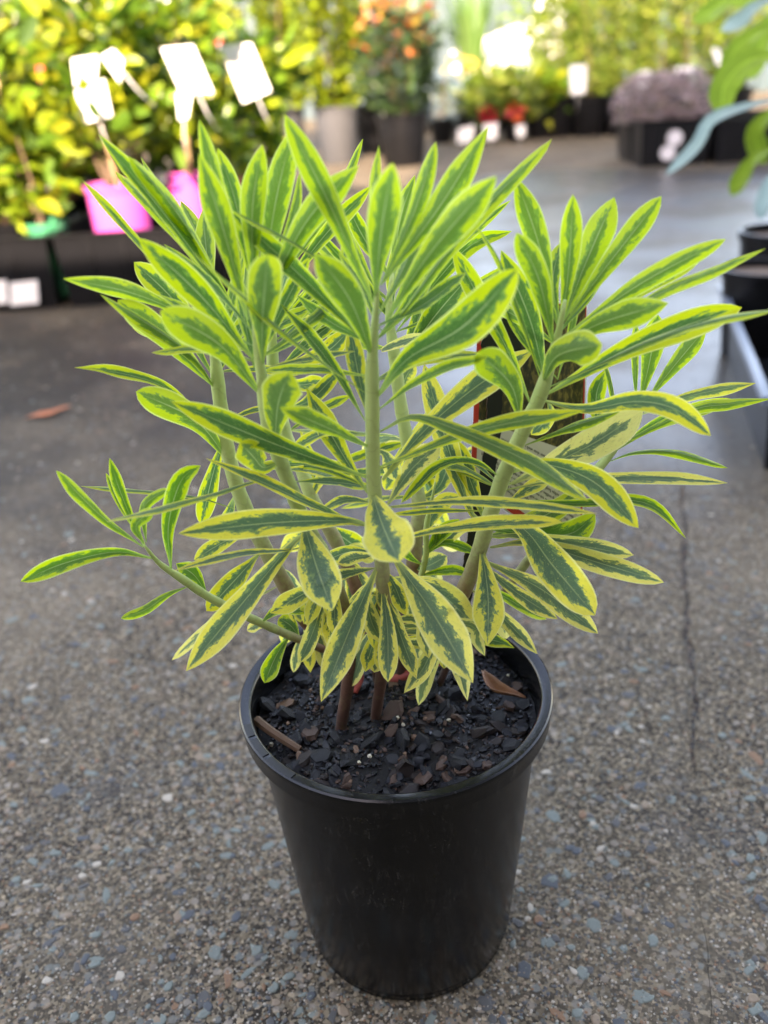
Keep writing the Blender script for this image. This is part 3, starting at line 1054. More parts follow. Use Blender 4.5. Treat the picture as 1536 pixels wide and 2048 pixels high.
    ('R1', [(1003, 957), (950, 925), (880, 932), (802, 1006)], 28, 'U', .36, -2, 20),
    ('R1', [(968, 1040), (940, 960), (905, 878)], 44, 'U', .62, 3, 0),
    ('R1', [(945, 1030), (898, 900), (848, 728)], 56, 'U', .80, 5, 0),
    ('R1', [(1050, 890), (1130, 858), (1242, 822)], 25, 'L', .24, 0, 30),
    ('R1', [(1012, 1008), (1060, 976), (1102, 955)], 32, 'U', .80, 2, 0),
    ('R1', [(1000, 1060), (1130, 1070), (1191, 1029)], 66, 'U', .16, 3, 0, .85),
    ('R1', [(1000, 1070), (1110, 1020), (1155, 978)], 54, 'L', .35, 3, 0),
    ('R1', [(945, 1180), (1000, 1240), (1013, 1278)], 38, 'U', 1.0, 0, 0, .1),
    ('R1', [(950, 1180), (1030, 1260), (1075, 1308)], 34, 'U', .95, -2, 0),
    ('R1', [(940, 1270), (1000, 1284), (1029, 1296)], 28, 'U', .42, 0, 0),
    ('R1', [(985, 1180), (1065, 1226), (1093, 1238)], 26, 'U', .15, 3, 0),
    ('R1', [(1095, 800), (1100, 830), (1062, 870)], 40, 'U', .7, 3, 0),
    # far right stem
    ('R2', [(1272, 805), (1270, 720), (1272, 643)], 20, 'L', .10, 1, 0),
    ('R2', [(1280, 805), (1300, 720), (1316, 629)], 56, 'L', .05, 0, 0),
    ('R2', [(1295, 800), (1350, 730), (1413, 655)], 44, 'L', .05, 1, 0),
    ('R2', [(1210, 900), (1192, 800), (1212, 738)], 40, 'U', .25, 1, 0),
    ('R2', [(1235, 860), (1222, 770), (1205, 715)], 13, 'L', .20, 0, 30),
    ('R2', [(1280, 830), (1380, 792), (1512, 766)], 28, 'L', .78, -1, 15),
    ('R2', [(1228, 895), (1380, 822), (1460, 808), (1545, 797)], 28, 'L', .08, -2, 20),
    ('R2', [(1225, 905), (1320, 845), (1465, 798)], 40, 'U', .20, 1, 0),
    ('R2', [(1212, 925), (1270, 905), (1350, 905), (1456, 936)], 20, 'L', .05, -1, 30),
    # back stem
    ('B2', [(800, 730), (870, 632), (945, 545)], 66, 'U', .30, 1, 0),
    ('B2', [(800, 745), (832, 650), (860, 580)], 36, 'U', .35, 3, 0),
    ('B2', [(800, 800), (810, 758), (830, 726)], 38, 'L', .80, 1, 0),
    ('B2', [(800, 720), (855, 625), (800, 555)], 34, 'U', .35, 2, 0),
    ('B2', [(790, 640), (900, 500), (1022, 400)], 34, 'U', .15, 0, 0),
    ('B2', [(795, 660), (930, 500), (1024, 462)], 42, 'U', .14, 1, 0),
    ('B2', [(785, 560), (800, 440), (830, 350)], 44, 'L', .12, 1, 0),
    ('B2', [(785, 560), (730, 480), (690, 400)], 40, 'U', .2, 1, 0),
    ('B2', [(790, 650), (720, 560), (660, 520)], 36, 'U', .3, 1, 0),
    ('B2', [(812, 880), (870, 830), (920, 800)], 44, 'U', .7, 2, 0),
    ('B2', [(812, 880), (790, 940), (770, 980)], 36, 'U', .7, 1, 0),
    ('B2', [(838, 1000), (880, 970), (905, 900)], 40, 'U', .7, 1, 0),
    ('B2', [(830, 1090), (880, 1010), (925, 990)], 40, 'U', .75, 1, 0),
    ('B2', [(825, 1130), (850, 1134), (894, 1112)], 50, 'U', .92, -2, 0, .75),
    ('B2', [(790, 690), (765, 700), (849, 668)], 22, 'U', .95, -3, 20),
    # young shoot low in the middle
    ('SH', [(852, 1108), (880, 1070), (919, 1038)], 38, 'U', .02, -1, 0),
    ('SH', [(852, 1108), (892, 1086), (962, 1109)], 24, 'U', .02, -2, 10),
    ('SH', [(840, 1150), (905, 1140), (946, 1152)], 26, 'U', .08, -2, 0),
    ('SH', [(852, 1110), (870, 1090), (875, 1050)], 24, 'L', .02, -1, 0),
    ('SH', [(845, 1130), (815, 1110), (800, 1080)], 22, 'U', .05, -1, 0),
    # side shoot on the left
    ('SS', [(287, 1094), (200, 1030), (112, 941)], 30, 'L', .04, -1, 20),
    ('SS', [(287, 1092), (243, 990), (219, 916)], 28, 'U', .06, 1, 0),
    ('SS', [(284, 1080), (240, 1010), (212, 946)], 14, 'U', .06, 2, 0),
    ('SS', [(290, 1090), (272, 1052), (306, 1018)], 34, 'L', .10, -2, 0),
    ('SS', [(292, 1085), (288, 1015), (336, 977)], 28, 'L', .06, 1, 10),
    ('SS', [(342, 1138), (337, 1050), (362, 962), (401, 931)], 48, 'U', .05, -1, 0, .8),
    ('SS', [(305, 1117), (230, 1104), (130, 1126), (41, 1163)], 42, 'U', .10, -2, 0, .75),
    ('SS', [(376, 1173), (335, 1190), (290, 1220), (242, 1237)], 24, 'L', .05, -2, 0),
    ('SS', [(414, 1188), (388, 1150), (352, 1127)], 42, 'U', .05, 1, 0),
    ('SS', [(520, 1248), (560, 1218), (626, 1222)], 30, 'U', .28, -1, 0, .8),
    ('SS', [(600, 1276), (582, 1252), (558, 1236)], 42, 'U', .30, 1, 0),
    ('SS', [(578, 1272), (552, 1312), (529, 1366)], 42, 'U', .10, -2, 0, .7),
    ('SS', [(548, 1255), (520, 1250), (494, 1261)], 22, 'U', .92, 1, 0),
]
for L_ in LV:
    st, pts, wd, side, age, dy, roll = L_[:7]
    ext = L_[7] if len(L_) > 7 else None
    rl = random.Random(int(sum(p[0] for p in pts)))
    if ext is None:
        ext = rl.uniform(0.40, 0.90) if age < .7 else rl.uniform(0.3, 0.75)
    leaf(st, pts, wd * (0.93 if age < .4 else 1.0), side, age, dy, roll, ext, fold=rl.uniform(0.22, 0.44) if age < .4 else rl.uniform(0.10, 0.28), tip=rl.uniform(0.62, 1.12))

# small leaves filling the heart of the plant, each on its stem
rf = random.Random(21)
for i in range(34):
    st = rf.choice(['S1', 'L2', 'R1', 'B1', 'B2', 'L1', 'B2', 'B1'])
    px = SPTS[st][0]
    k = rf.randint(1, min(5, len(px) - 3))
    t = rf.random()
    b = px[k] + (px[k + 1] - px[k]) * t
    if b[1] < 880:
        continue
    ln = rf.uniform(70, 130)
    a = rf.choice([-1, 1]) * rf.uniform(0.2, 1.5)
    dx, dyy = math.sin(a) * ln, math.cos(a) * ln * 0.8
    m = (b[0] + dx * 0.5, b[1] + dyy * 0.35 - 12)
    e = (b[0] + dx, min(b[1] + dyy, 1330))
    if e[0] < 520 or e[0] > 1010:
        continue
    leaf(st, [tuple(b), m, e], rf.uniform(26, 44), 'U', rf.uniform(.6, 1.0), rf.uniform(1, 4), 0, rf.uniform(.3, .8))

# narrow leaves between the traced ones: young tips in the rosettes, edge-on blades through the middle
rn = random.Random(77)
for st, cx, cy, cnt in (('S1', 752, 600, 6), ('L2', 512, 640, 7), ('L1', 430, 660, 7), ('R1', 1118, 650, 7), ('B1', 552, 620, 8), ('B2', 788, 600, 9)):
    for k in range(cnt):
        a = math.radians(-78 + 156 * (k + rn.random()) / cnt)
        if st in ('L1',):
            a -= 0.25
        ln = rn.uniform(150, 270)
        b0 = (cx + rn.uniform(-4, 4), cy + rn.uniform(0, 110))
        e = (b0[0] + math.sin(a) * ln, b0[1] - math.cos(a) * ln)
        m = ((b0[0] + e[0]) / 2 + rn.uniform(-14, 14), (b0[1] + e[1]) / 2 + rn.uniform(-6, 14))
        leaf(st, [b0, m, e], rn.uniform(18, 36), rn.choice('UL'), rn.uniform(.05, .35), rn.uniform(1.5, 5), rn.choice([0, 0, 25, 45]), rn.uniform(.4, .95), tip=rn.uniform(.62, 1.0))
for k in range(24):
    st = rn.choice(['S1', 'L2', 'R1', 'B1', 'B2', 'B2', 'L1'])
    px = [q for q in SPTS[st][0] if 700 < q[1] < 1060]
    b0 = np.array(rn.choice(px)) + np.array([0, rn.uniform(-25, 25)])
    sx = rn.choice([-1, 1])
    ln = rn.uniform(120, 240)
    e = (b0[0] + sx * ln, b0[1] - rn.uniform(-25, 90))
    m = ((b0[0] + e[0]) / 2, (b0[1] + e[1]) / 2 - rn.uniform(0, 22))
    if not 300 < e[0] < 1260:
        continue
    leaf(st, [tuple(b0), m, e], rn.uniform(12, 24), rn.choice('UUL'), rn.uniform(.3, .8), rn.uniform(1.5, 5), rn.uniform(20, 55), rn.uniform(.3, .8), tip=rn.uniform(.62, 1.0))

rk = random.Random(33)
for i in range(38):
    st = rk.choice(['S1', 'S1', 'L2', 'R1', 'B2', 'B1', 'L1'])
    px = SPTS[st][0]
    cand = [q for q in px if 1090 < q[1] < 1290]
    if not cand:
        continue
    b = np.array(rk.choice(cand)) + np.array([rk.uniform(-8, 8), rk.uniform(-30, 30)])
    b[1] = min(b[1], 1262)
    dx = rk.uniform(-75, 75)
    e = (b[0] + dx, min(1345, b[1] + rk.uniform(70, 125)))
    m = (b[0] + dx * .55, (b[1] + e[1]) / 2 - 14)
    if e[0] < 560 or e[0] > 1000:
        continue
    leaf(st, [tuple(b), m, e], rk.uniform(24, 40), 'U' if rk.random() < .8 else 'L', rk.uniform(.78, 1.0), rk.uniform(-2.5, 1.0), 0, rk.uniform(.2, .75), tip=rk.uniform(.65, 1.1))

# old cut stubs and red stem bases in the mix
def stub(pts, r0, r1, mat, nm='dead_stub'):
    c = catmull(pts, 10)
    v, f, uv = tube_vf([p - LOC for p in c], [r0 + (r1 - r0) * i / 9 for i in range(10)], 8)
    return mesh_obj(nm, v, f, mat, plant, uvs=uv)


M_STUB = simple('dead_stem_bark', (0.055, 0.034, 0.024), 0.7, 0.4, 0.3, 120, 0.4)
M_RED = simple('red_stem', (0.42, 0.075, 0.06), 0.5, 0.4, 0.3, 90)
stub([PZ(708, 1385, SZ + .006), PZ(722, 1355, SZ + .012), PZ(716, 1338, SZ + .02)], .0026, .0018, M_RED, 'red_stem_base')
stub([PZ(752, 1372, SZ + .002), PZ(810, 1352, SZ + .010), PZ(880, 1322, SZ + .022)], .0038, .0030, M_RED, 'red_stem_base')
tw = [PZ(512, 1440, SZ + .010), PZ(545, 1465, SZ + .007), PZ(600, 1500, SZ + .002)]
c = catmull(tw, 8)
v, f, uv = tube_vf(c, [.0032, .003, .003, .0028, .0028, .0026, .0026, .0024], 7)
tag(mesh_obj('twig', v, f, simple('twig_bark', (0.12, 0.065, 0.035), 0.7, 0.4, 0.35, 120, 0.4), smooth=False), 'broken brown twig lying on the potting mix by the rim', 'twig')


def dry_leaf(name, C3, wm, mat, curl, label):
    verts, faces = [], []
    n = len(C3)
    for i, p in enumerate(C3):
        t = i / (n - 1)
        T = norm(C3[min(i + 1, n - 1)] - C3[max(i - 1, 0)])
        S = norm(np.cross(T, [0, 0, 1]))
        wl = wm * (math.sin(math.pi * min(0.98, max(0.03, t))) ** 0.7)
        for j in range(7):
            s = j / 3 - 1
            verts.append(p + S * s * wl * 0.5 + np.array([0, 0, 1]) * (curl * abs(s) ** 1.5 * wl + 0.08 * wl * math.sin(9 * t + s)))
    for i in range(n - 1):
        for j in range(6):
            faces.append((i * 7 + j, i * 7 + j + 1, (i + 1) * 7 + j + 1, (i + 1) * 7 + j))
    o = mesh_obj(name, verts, faces, mat)
    o.modifiers.new('thick', 'SOLIDIFY').thickness = 0.0005
    return tag(o, label, 'leaf')


M_DRY = simple('dry_leaf', (0.26, 0.115, 0.055), 0.6, 0.4, 0.35, 120, 0.3)
dry_leaf('fallen_leaf', catmull([PZ(966, 1342, SZ + .012), PZ(985, 1376, SZ + .009), PZ(1010, 1388, SZ + .010), PZ(1052, 1396, SZ + .006)], 14), 0.0085, M_DRY, 0.6,
         'curled dry brown leaf lying on the dark potting mix')
M_DRY2 = simple('dry_leaf_orange', (0.42, 0.13, 0.05), 0.6, 0.4, 0.3, 80)
dry_leaf('fallen_leaf', catmull([PZ(52, 835, .004), PZ(95, 827, .006), PZ(140, 812, .006)], 12), 0.020, M_DRY2, 0.12,
         'dry orange leaf lying on the wet concrete in front of the crates')

# water drops on leaves
def mat_water():
    t = NT('water')
    tr_ = t.n('ShaderNodeBsdfTransparent')
    gl = t.n('ShaderNodeBsdfGlossy')
    gl.inputs['Roughness'].default_value = 0.04
    fr = t.n('ShaderNodeFresnel')
    fr.inputs['IOR'].default_value = 1.25
    mx = t.n('ShaderNodeMixShader')
    t.set(mx.inputs[0], t.math('MULTIPLY', fr.outputs[0], 0.55))
    t.t.links.new(tr_.outputs[0], mx.inputs[1])
    t.t.links.new(gl.outputs[0], mx.inputs[2])
    return t.done(mx.outputs[0])


M_WATER = mat_water()
def bvh_hit(x, y):
    """where a sight line meets the leaves, so a drop can rest there"""
    best = None
    d = norm(ray(x, y))
    for C3, o in LEAFC.values():
        if not any(np.linalg.norm(p - (CAM + d * ((p - CAM) @ d))) < 0.03 for p in C3[4:]):
            continue
        ok, loc, nr, _ = o.ray_cast(Vector(CAM - LOC), Vector(d))
        if ok:
            dist = (Vector(CAM - LOC) - loc).length
            if best is None or dist < best[0]:
                best = (dist, np.array(loc) + LOC, np.array(nr))
    return best


bpy.context.view_layer.update()
for (x, y, r) in ((646, 1157, 0.0052), (662, 1180, 0.0018), (803, 1064, 0.0016), (892, 1226, 0.0018), (905, 1216, 0.0022), (880, 1195, 0.0012), (1197, 962, 0.0017), (515, 1135, 0.0014), (874, 1124, 0.0011)):
    h = bvh_hit(x, y)
    if h is None:
        continue
    _, p, nr = h
    V = norm(CAM - p)
    if nr @ V < 0:
        nr = -nr
    a = norm(np.cross(nr, [0.3, 0.5, 0.8]))
    b = np.cross(nr, a)
    verts, faces = [], []
    for (q, z) in ((1.0, -0.15), (0.97, 0.15), (0.8, 0.36), (0.45, 0.5)):
        for k in range(14):
            th = 2 * math.pi * k / 14
            wob = 1 + 0.12 * math.sin(2 * th + x)
            verts.append(p + (a * math.cos(th) + b * math.sin(th)) * r * q * wob + nr * z * r)
    verts.append(p + nr * r * 0.54)
    for i in range(3):
        for k in range(14):
            faces.append((i * 14 + k, i * 14 + (k + 1) % 14, (i + 1) * 14 + (k + 1) % 14, (i + 1) * 14 + k))
    for k in range(14):
        faces.append((42 + k, 42 + (k + 1) % 14, 56))
    faces.append(tuple(range(14))[::-1])
    o = mesh_obj('water_drop', verts, faces, M_WATER)
    if r > 0.004:
        tag(o, 'large clear water drop lying on a broad drooping yellow edged leaf', 'water drop', 'water drops on the leaves')
    else:
        tag(o, 'tiny clear water drop sitting on a variegated leaf', 'water drop', 'water drops on the leaves')

# ------------------------------------------------------------------ care label behind the right stem
TY = 0.548
tl, trr, bl, br = PY(958, 590, TY + .004), PY(1176, 606, TY), PY(940, 968, TY - .02), PY(1166, 1138, TY - .035)
lab = thing('care_label', 'tall printed care label with red border and beige text panel behind the leaves', 'label', tuple((bl + br) / 2))


def on_card(u, v, off=0.0):           # u 0..1 left to right, v 0..1 bottom to top
    p = (bl * (1 - u) + br * u) * (1 - v) + (tl * (1 - u) + trr * u) * v
    return p + CN * off


CN = norm(np.cross(br - bl, tl - bl))
if CN @ (CAM - bl) < 0:
    CN = -CN


def card_poly(name, uvs_, off, mat, thick=None):
    v = [on_card(a, b, off) for a, b in uvs_]
    n = len(v)
    f = [tuple(range(n))]
    if thick:
        v += [on_card(a, b, off - thick) for a, b in uvs_]
        f += [tuple(range(n, 2 * n))[::-1]] + [(i, n + i, n + (i + 1) % n, (i + 1) % n) for i in range(n)]
    return part(mesh_obj(name, v, f, mat, smooth=False), lab)


M_REDP = simple('red_print', (0.55, 0.035, 0.02), 0.35, 0.5, 0.1, 60)
M_BEIGE = simple('beige_print', (0.62, 0.56, 0.40), 0.4, 0.5, 0.06, 60)
card_poly('card', [(0, 0), (1, 0), (1, 1), (0, 1)], 0.0, M_WHITE, 0.0008)
card_poly('red_border', [(.0, 0.01), (.985, 0.01), (.985, .99), (.0, .99)], 0.0004, M_REDP)
card_poly('text_panel', [(.045, .06), (.965, .05), (.965, .44), (.045, .37)], 0.0008, M_BEIGE)


def mat_photo():
    t = NT('printed_photo')
    tc = t.n('ShaderNodeTexCoord').outputs['Object']
    mp = t.n('ShaderNodeMapping')
    mp.inputs['Scale'].default_value = (1, 1, 0.25)
    mp.inputs['Rotation'].default_value = (0, 0.5, 0)
    t.set(mp.inputs[0], tc)
    n1 = t.noise(mp.outputs[0], 420, 4, 0.65)
    col = t.ramp(n1, [(0.3, (0.012, 0.011, 0.008)), (0.5, (0.05, 0.04, 0.012)), (0.62, (0.20, 0.15, 0.035)), (0.75, (0.10, 0.05, 0.02))])
    b = t.pbsdf(Base_Color=col, Roughness=0.3)
    return t.done(b.outputs[0])


card_poly('photo_panel', [(.045, .37), (.965, .44), (.975, .985), (.045, .985)], 0.0007, mat_photo())
# upside-down print, too small to read: rows of letter strokes
pr = MB()
rp = random.Random(5)
ink = (0.02, 0.02, 0.022)
dirv, prp = np.array([1.0, 0.0]), np.array([0.0, 1.0])
wc, hc = np.linalg.norm(br - bl), np.linalg.norm(tl - bl)
for row in range(-14, 26):
    s = -0.02
    big = row < 0
    while s < 0.11:
        wl = rp.uniform(0.0022, 0.0062)
        q = s
        while q < s + wl:
            lw = rp.uniform(0.0006, 0.0011)
            hh = rp.choice([0.0011, 0.0011, 0.0017])
            base = np.array([0.008, 0.046]) + dirv * q + prp * (row * 0.0031)
            if hh > 0.0012:
                base = base - prp * (0.0006 if rp.random() < .7 else 0)
            pts2 = [base, base + dirv * lw * 0.55, base + dirv * lw * 0.55 + prp * hh, base + prp * hh]
            uvp = [(p[0] / wc, p[1] / hc) for p in pts2]
            inside = all(0.08 < a < 0.93 and 0.075 < b < 0.345 + .06 * a for a, b in uvp)
            if inside:
                pr.add([on_card(a, b, 0.0011) for a, b in uvp], [(0, 1, 2, 3)], ink)
            q += lw
        s += wl + 0.0013
part(pr.build('printed_text', M_PRINT, smooth=False), lab)
# white right edge of the card and the ridged black tie that holds it
tie = [PY(1032, 570, .520), PY(1012, 640, .520), PY(992, 760, .518), PY(985, 880, .515), PY(966, 990, .510), PY(948, 1080, .505), PY(930, 1190, .500), PY(900, 1330, .49)]
c = catmull(tie, 60)
v, f = [], []
for i, p in enumerate(c):
    T = norm(c[min(i + 1, 59)] - c[max(i - 1, 0)])
    S = norm(np.cross(T, FW))
    N = np.cross(S, T)
    hw = 0.0046 if i > 14 else 0.0046 + 0.008 * max(0.0, math.sin(math.pi * (i + 1) / 15))
    hw *= 1.06 if i % 2 else 0.94
    for sx, sy in ((-1, -1), (1, -1), (1, 1), (-1, 1)):
        v.append(p + S * hw * sx + N * 0.0012 * sy)
for i in range(59):
    for k in range(4):
        f.append((i * 4 + k, i * 4 + (k + 1) % 4, (i + 1) * 4 + (k + 1) % 4, (i + 1) * 4 + k))
f += [(3, 2, 1, 0), (236, 237, 238, 239)]
part(mesh_obj('black_tie', v, f, simple('tie_plastic', (0.008, 0.008, 0.009), 0.3, 0.5, 0.2, 100), smooth=False), lab)

# ------------------------------------------------------------------ background nursery stock
def leaf_cloud(rg, spots, size, palette, asp=0.42, up=0.2, jit=0.25):
    """many folded leaves; spots = list of (point, outward direction)"""
    m = MB()
    for p, d in spots:
        d = norm(np.asarray(d) + np.array([rg.gauss(0, .5), rg.gauss(0, .5), rg.gauss(up, .5)]))
        s = norm(np.cross(d, [rg.gauss(0, 1), rg.gauss(0, 1), rg.gauss(0, 1) + 0.5]))
        nn = np.cross(s, d)
        L = size * rg.uniform(0.6, 1.3)
        W = L * asp * 0.5
        p = np.asarray(p)
        c = palette[int(rg.random() ** 1.0 * len(palette)) % len(palette)]
        k = 1 + rg.uniform(-jit, jit)
        c = tuple(min(1, x * k) for x in c)
        v = [p, p + d * L * .3 + s * W * .8 + nn * W * .3, p + d * L * .65 + s * W * .9 + nn * W * .3, p + d * L - nn * L * .08,
             p + d * L * .65 - s * W * .9 + nn * W * .3, p + d * L * .3 - s * W * .8 + nn * W * .3]
        m.add(v, [(0, 1, 2, 3), (0, 3, 4, 5)], c)
    return m


def blob_spots(rg, n, cx, cy, z0, z1, r, shape='oval', hollow=0.35):
    out = []
    for _ in range(n):
        t = rg.random()
        z = z0 + (z1 - z0) * t
        if shape == 'cone':
            rr = r * (1 - t) ** 0.75 * (1.0 if t > 0.08 else 0.75) + 0.01
        elif shape == 'column':
            rr = r * (0.75 + 0.25 * math.sin(7 * t + cx * 9))
        else:
            rr = r * math.sqrt(max(0.05, 1 - (2 * t - 1) ** 2))
        th = rg.random() * 6.283
        rr *= (0.8 + 0.28 * math.sin(3 * th + 5 * t + cx * 40)) * (hollow + (1 - hollow) * math.sqrt(rg.random()))
        out.append(((cx + rr * math.cos(th), cy + rr * math.sin(th), z), (math.cos(th), math.sin(th), 0.2)))
    return out


G_GLOSS = [(0.09, 0.20, 0.015), (0.14, 0.27, 0.02), (0.22, 0.34, 0.02), (0.30, 0.38, 0.02), (0.05, 0.11, 0.015), (0.36, 0.38, 0.02)]
G_GOLD = [(0.20, 0.27, 0.012), (0.26, 0.30, 0.014), (0.11, 0.17, 0.012), (0.05, 0.085, 0.01), (0.15, 0.23, 0.014)]
G_DARK = [(0.020, 0.045, 0.018), (0.03, 0.07, 0.02), (0.045, 0.09, 0.025)]
G_FRESH = [(0.11, 0.19, 0.02), (0.17, 0.26, 0.03), (0.23, 0.30, 0.04), (0.06, 0.12, 0.02), (0.26, 0.29, 0.05)]
G_ORANGE = [(0.55, 0.14, 0.04), (0.60, 0.24, 0.06), (0.50, 0.32, 0.06), (0.35, 0.08, 0.03)]
G_BLUE = [(0.22, 0.30, 0.34), (0.16, 0.24, 0.28), (0.28, 0.36, 0.38)]
G_PINKGREY = [(0.40, 0.29, 0.29), (0.46, 0.38, 0.38), (0.26, 0.22, 0.18), (0.50, 0.36, 0.38)]
G_WHITE = [(0.80, 0.78, 0.74), (0.75, 0.74, 0.66)]


def pot_parts(root, x, y, z, r, h, mat):
    q_ = .88 if mat is M_PINK else .76
    pr_ = [(0.001, 0.0), (r * q_, 0.0), (r * (q_ + .02), .004), (r * .95, h * .90), (r * 1.0, h * .905), (r * 1.03, h * .995), (r * 1.0, h), (r * .93, h * .995), (r * .90, h * .88)]
    v, f = lathe_vf(pr_, 28)
    o = mesh_obj('pot', [(a + x, b + y, c_ + z) for a, b, c_ in v], f, mat)
    m = o.modifiers.new('edges', 'EDGE_SPLIT')
    m.split_angle = math.radians(35)
    part(o, root)
    v, f = [], []
    k = 20
    v = [(x, y, z + h * .93)] + [(x + r * .925 * math.cos(6.2832 * i / k), y + r * .925 * math.sin(6.2832 * i / k), z + h * .905) for i in range(k)]
    f = [(0, 1 + i, 1 + (i + 1) % k) for i in range(k)]
    part(mesh_obj('soil', v, f, M_BARK), root)


def shrub(name, label, cat, group, x, y, z, r, h, pmat, seed, fol, stems=3, top=None, stake=None, mat=None):
    """fol = list of (part name, n, z0, z1, radius, shape, size, palette, aspect)"""
    rg = random.Random(seed)
    root = thing(name, label, cat, (x, y, z), group)
    pot_parts(root, x, y, z, r, h, pmat)
    zt = top or fol[0][3]
    for k in range(stems):
        a = rg.random() * 6.283
        q = fol[0][4] * 0.55
        p0 = np.array([x + .012 * math.cos(a), y + .012 * math.sin(a), z + h * .85])
        p2 = np.array([x + q * math.cos(a), y + q * math.sin(a), z + h + (zt - h) * rg.uniform(.7, .92)])
        p1 = (p0 + p2) / 2 + np.array([rg.gauss(0, .02), rg.gauss(0, .02), 0])
        vv, ff, uv = tube_vf(catmull([p0, p1, p2], 8), [0.006 * (1 - .08 * i) for i in range(8)], 6)
        part(mesh_obj('stem', vv, ff, M_BARK), root)
    for (pn, n, z0, z1, rad, shp, size, pal, asp) in fol:
        sp = blob_spots(rg, n, x, y, z + z0, z + z1, rad, shp)
        o = leaf_cloud(rg, sp, size, pal, asp).build(pn, mat or M_FOL)
        stuff(part(o, root))
    if stake:
        (sx, sy, s0, s1, lx) = stake
        vv, ff, uv = tube_vf([np.array([x + sx, y + sy, z + s0]), np.array([x + sx + lx * .5, y + sy, z + (s0 + s1) / 2]), np.array([x + sx + lx, y + sy, z + s1])], [.006, .006, .0055], 7)
        part(mesh_obj('stake', vv, ff, M_BAMBOO), root)
    return root


def crate(name, label, x0, x1, y0, y1, z1, group, taper=0.012):
    root = thing(name, label, 'crate', ((x0 + x1) / 2, (y0 + y1) / 2, 0), group)
    t = taper
    th = 0.006
    v, f = [], []
    rings = [(t, 0.0), (0.0, z1), (-.008, z1), (-.008, z1 + .006), (th, z1 + .006), (t + th, 0.008)]
    for off, z in rings:
        v += [(x0 + off, y0 + off, z), (x1 - off, y0 + off, z), (x1 - off, y1 - off, z), (x0 + off, y1 - off, z)]
    for i in range(len(rings) - 1):
        for k in range(4):
            f.append((i * 4 + k, i * 4 + (k + 1) % 4, (i + 1) * 4 + (k + 1) % 4, (i + 1) * 4 + k))
    f.append((0, 1, 2, 3)[::-1])
    f.append(tuple(20 + k for k in range(4)))
    part(mesh_obj('tray', v, f, M_BLACK, smooth=False), root)
    for i in range(1, 6):
        xx = x0 + (x1 - x0) * i / 6
        vv, ff = box_vf(xx - .004, xx + .004, y0 - .005 + t * .4, y0 + .004 + t * .4, z1 * .15, z1 * .97)
        part(mesh_obj('rib', vv, ff, M_BLACK, smooth=False), root)
    return root


# --- left bench of crates; Y about 2.45 m
CZ = 0.185
yA = 2.44
xa0, xa1 = PZ(-330, 640)[0], PY(108, 560, yA)[0]
xb0, xb1 = PY(122, 560, yA)[0], PY(520, 560, yA)[0]
crate('nursery_crate', 'sunlit black plastic crate with two white price squares on its front', xa0, xa1, yA, yA + .42, CZ, 'crates on the left')
crate('nursery_crate', 'black plastic crate under the shiny pink pots', xb0, xb1, yA, yA + .42, CZ, 'crates on the left')
for k, (x0, x1, lb) in enumerate(((-38, 16, 'white price square on the crate front beside another one'), (21, 78, 'white price square on the crate front nearest the pink pots'))):
    a, b_, c_, d_ = PY(x0, 612, yA - .004), PY(x1, 606, yA - .004), PY(x1 - 4, 560, yA - .004), PY(x0 - 2, 566, yA - .004)
    n_ = np.array([0, 0.0015, 0])
    v = [a, b_, c_, d_, a + n_, b_ + n_, c_ + n_, d_ + n_]
    tag(mesh_obj('price_label', v, [(0, 1, 2, 3), (7, 6, 5, 4), (0, 4, 5, 1), (1, 5, 6, 2), (2, 6, 7, 3), (3, 7, 4, 0)], M_WHITE, smooth=False), lb, 'label')

BIG = 0.078
L0 = 'glossy green shrub '
lefts = [
    # x px, Y, pot, label suffix
    (-170, 2.62, M_BLACK, 0.07, 'in a black pot at the far end of the sunlit crate', .70, .16),
    (30, 2.60, M_BLACK, 0.07, 'with a bamboo cane in a black pot in the sunlit crate', .66, .15),
    (95, 2.55, M_GREENPOT, 0.06, 'in a dark green pot beside the first pink pot', .45, .10),
]
for i, (px_, Y, pm, pr_, lb, top, fr) in enumerate(lefts):
    p = PY(px_, 470, Y)
    shrub('potted_shrub', L0 + lb, 'shrub', 'shrubs in the left crates', p[0], p[1], 0.012, pr_, 0.20, pm, 40 + i,
          [('foliage', 420 if top > .5 else 120, .20, top, fr, 'column', BIG, G_GLOSS, .42)], stake=(.03, -.02, .12, top, .03) if i == 1 else None)
for i, (xa, xb, yt, yb, Y, lb, top) in enumerate(((160, 286, 374, 470, 2.47, 'in a shiny pink pot, the nearer of two pink pots', .58), (330, 408, 352, 432, 2.66, 'in a shiny pink pot behind the nearer pink pot', .60))):
    pa, pb = PY(xa, (yt + yb) / 2, Y), PY(xb, (yt + yb) / 2, Y)
    r_ = (pb[0] - pa[0]) / 2
    zt, zb = PY((xa + xb) / 2, yt, Y)[2], PY((xa + xb) / 2, yb, Y)[2]
    hh = zt - zb + .05
    xx = (pa[0] + pb[0]) / 2
    root = shrub('potted_shrub', L0 + lb, 'shrub', 'shrubs in the left crates', xx, Y + r_, zb - .05, r_, hh, M_PINK, 50 + i,
                 [('foliage', 380, hh + .08, top, .15, 'column', BIG, G_GLOSS, .42)], stake=(.02, -.03, hh * .8, top + .02, -.05 if i == 0 else .02))
backs = [(-120, 3.05, 'tall behind the sunlit crate, cut by its end'), (40, 3.0, 'tall behind the cane, with white blossom above it'), (165, 3.05, 'behind the nearer pink pot, under the square white tags'),
         (290, 3.05, 'behind the second pink pot, beside the leaning cane'), (400, 3.15, 'between the two long slanted white tags'), (500, 3.4, 'in a black pot next to the golden clipped bush')]
